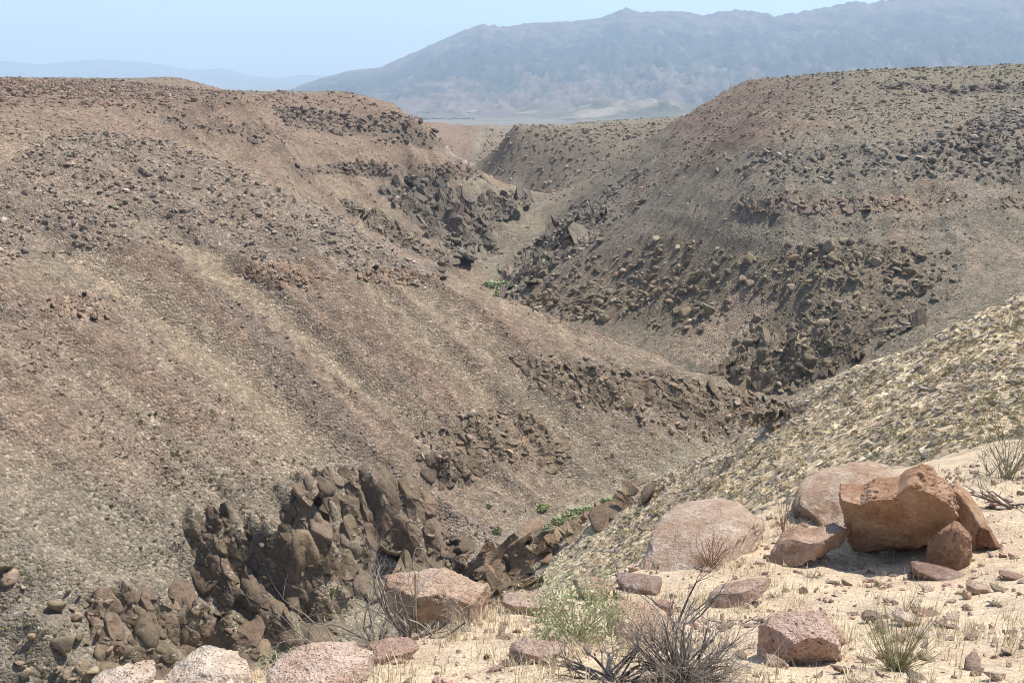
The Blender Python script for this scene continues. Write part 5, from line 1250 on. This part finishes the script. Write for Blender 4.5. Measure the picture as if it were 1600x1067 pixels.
# stones on the near hillside
hx_, hy_ = rng.uniform(880, 1640, 5200), rng.uniform(470, 900, 5200); k = inside(PLANTS['hill'][0], hx_, hy_); hx_, hy_ = hx_[k], hy_[k]
k = rng.uniform(0, 1, len(hx_)) < np.clip(.5 + .9 * fbm(hx_ / 60, hy_ / 45, octaves=2) + .5 * inside(ZONES['hill_rocks'][0], hx_, hy_), .08, 1); hx_, hy_ = hx_[k], hy_[k]
hp = hit(hx_, hy_); hd = np.linalg.norm(hp, axis=1); k = hd < 190; hp, hd, hx_, hy_ = hp[k], hd[k], hx_[k], hy_[k]
hs = (1.1 * 8.5 ** (rng.uniform(0, 1, len(hp)) ** 2.0)) * hd / F_PIX; ht = np.array((.40, .325, .265))[None] * rng.lognormal(0, .26, (len(hp), 1)); od = np.argsort(-hs / hd)
for i in od[:60]:
    o = bpy.data.objects.new('stone', rock_mesh('angular', 2, random.randrange(9))); COL.objects.link(o)
    o.location = hp[i]; o.scale = (hs[i] * 1.3, hs[i], hs[i] * .8); o.rotation_euler = (random.gauss(0, .3), random.gauss(0, .3), random.uniform(0, 6.28)); o.color = (*np.clip(ht[i], .05, .8), 1)
    tag(o, ' '.join((('pale' if ht[i].mean() > .35 else 'brown' if ht[i].mean() < .27 else 'tan') + ' hillside stone ' + where(hx_[i], hy_[i])).split()), 'stone', 'stones on the grassy right hillside')
od = od[60:]
tag(link(bpy.data.objects.new('rubble', stones_mesh('hill_stones', hp[od], hs[od], np.clip(ht[od], .05, .8), 1, MAT_STONES, seed=19))), kind='stuff', label='broken stones among the grass of the right hillside')

# green bushes along the river
MAT_WIL = material_plant('willow_material', None, .3)
WL = []
for k in range(4):
    me = mesh_from('willow_foliage', *clump(90 + k, 190, .17, .9)); me.materials.append(MAT_WIL); WL.append(me)
for px, py, wpx, c, lab in [
    (855, 828, 20, (.33, .36, .19), 'first bush at the near end of the green strip on the gorge floor'), (872, 818, 24, (.33, .365, .18), 'bright green bush second along the gorge floor strip'), (890, 809, 26, (.34, .37, .19), 'tallest bright green bush in the middle of the gorge floor strip'),
    (905, 802, 22, (.33, .36, .19), 'green bush before the far end of the gorge floor strip'), (920, 798, 18, (.35, .41, .18), 'green bush at the far end of the gorge floor strip'), (950, 789, 28, (.30, .35, .16), 'separate green bush beyond the strip beside the rock rib'), (980, 773, 14, (.15, .20, .08), 'small green bush farthest along the gorge floor'),
    (847, 795, 20, (.36, .42, .17), 'round grey-green bush alone on the tan gorge slope'), (763, 792, 12, (.19, .20, .10), 'small olive bush on the tan slope left of the green strip'), (776, 831, 16, (.20, .21, .10), 'olive bush at the stony end of the gorge floor'), (766, 449, 24, (.36, .41, .21), 'left bush of the distant green patch at the gorge bend'), (788, 448, 26, (.37, .42, .22), 'right bush of the distant green patch at the gorge bend'),
    (778, 461, 18, (.42, .48, .18), 'lowest yellow-green bush of the distant patch at the gorge bend'), (440, 1040, 26, (.36, .42, .17), 'bright green bush on the gorge floor behind the pale boulders'), (520, 925, 14, (.18, .22, .08), 'green bush between the dome outcrop and the stepped outcrop')]:
    h = hit(px, py)[0]; d = float(np.linalg.norm(h)); s = wpx * .5 * d / F_PIX
    root = bpy.data.objects.new('willow_bush', None); COL.objects.link(root); root.location = h; tag(root, lab, 'bush', 'green bushes along the river')
    o = bpy.data.objects.new('foliage', WL[random.randrange(4)]); COL.objects.link(o); o.parent = root; o.scale = (s, s, s * .8); o.location = (0, 0, s * .1); o.color = (*c, 1)
    V, F = tubes([((0, 0, -.3 * s), (random.uniform(-.4, .4) * s, random.uniform(-.4, .4) * s, .6 * s), .05 * s, .02 * s) for _ in range(5)], 4)
    me = mesh_from('stem', V, F); me.materials.append(bpy.data.materials.get('dead_shrub_stem_material')); o = bpy.data.objects.new('stem', me); COL.objects.link(o); o.parent = root
# flat pale rock by the distant patch
rb = rock_mesh('angular', 3, 2); h = hit(775, 443)[0]; o = bpy.data.objects.new('boulder', rb); COL.objects.link(o); o.location = h; o.scale = (5, 4, 3); o.color = (.42, .38, .33, 1); tag(o, 'flat pale boulder behind the distant green patch at the gorge bend', 'boulder')

# tree belts on the valley floor
def tree_belt(label, px0, px1, py, thick):
    g = np.random.default_rng(int(px0)); pts = []
    for _ in range(int((px1 - px0) * 2)):
        a, b = g.uniform(px0, px1), py + g.normal(0, thick)
        dx, dy, dz = pix_dir(a, b); t = (FLOOR_Z + 2) / dz; pts.append((dx * t, dy * t, FLOOR_Z - 8))
    V = np.concatenate([clump(120 + i % 7, 14, .5, 1.2)[0] * g.uniform(7, 13) + p for i, p in enumerate(np.array(pts))]); F = np.arange(len(V)).reshape(-1, 3)
    me = mesh_from('tree_belt', V, F); me.materials.append(material_plant('tree_belt_material', (.2, .24, .18)))
    tag(link(bpy.data.objects.new('treeline', me)), kind='stuff', label=label)
tree_belt('long dark belt of trees on the valley floor beyond the left mesa', 640, 752, 175.5, .9)
tree_belt('lower dark belt of trees on the valley floor just above the far rim', 652, 742, 185.5, .6)
tree_belt('short dark row of trees out on the valley floor', 818, 836, 180, .5)

# ------------------------------------------------------------------ no two look-alikes share a label: count them along the picture
ORD = ['first', 'second', 'third', 'fourth', 'fifth', 'sixth', 'seventh', 'eighth', 'ninth', 'tenth', 'eleventh', 'twelfth', 'thirteenth', 'fourteenth', 'fifteenth', 'sixteenth']
by = {}
for o in scene.objects:
    if o.parent is None and o.get('category') and o.get('label'):
        lab = o['label']
        if o.get('group') and len(lab.split()) > 12: lab = lab.replace('some way ', '').replace('on the gravel ', '')
        o['label'] = lab; by.setdefault(lab, []).append(o)
for lab, os_ in by.items():
    if len(os_) < 2: continue
    os_.sort(key=lambda o: float(to_pix(*[float(q) for q in o.location])[0]))
    for k, o in enumerate(os_):
        o['label'] = lab + ', ' + (ORD[k] if k < 16 else str(k + 1) + 'th') + ' from the left'
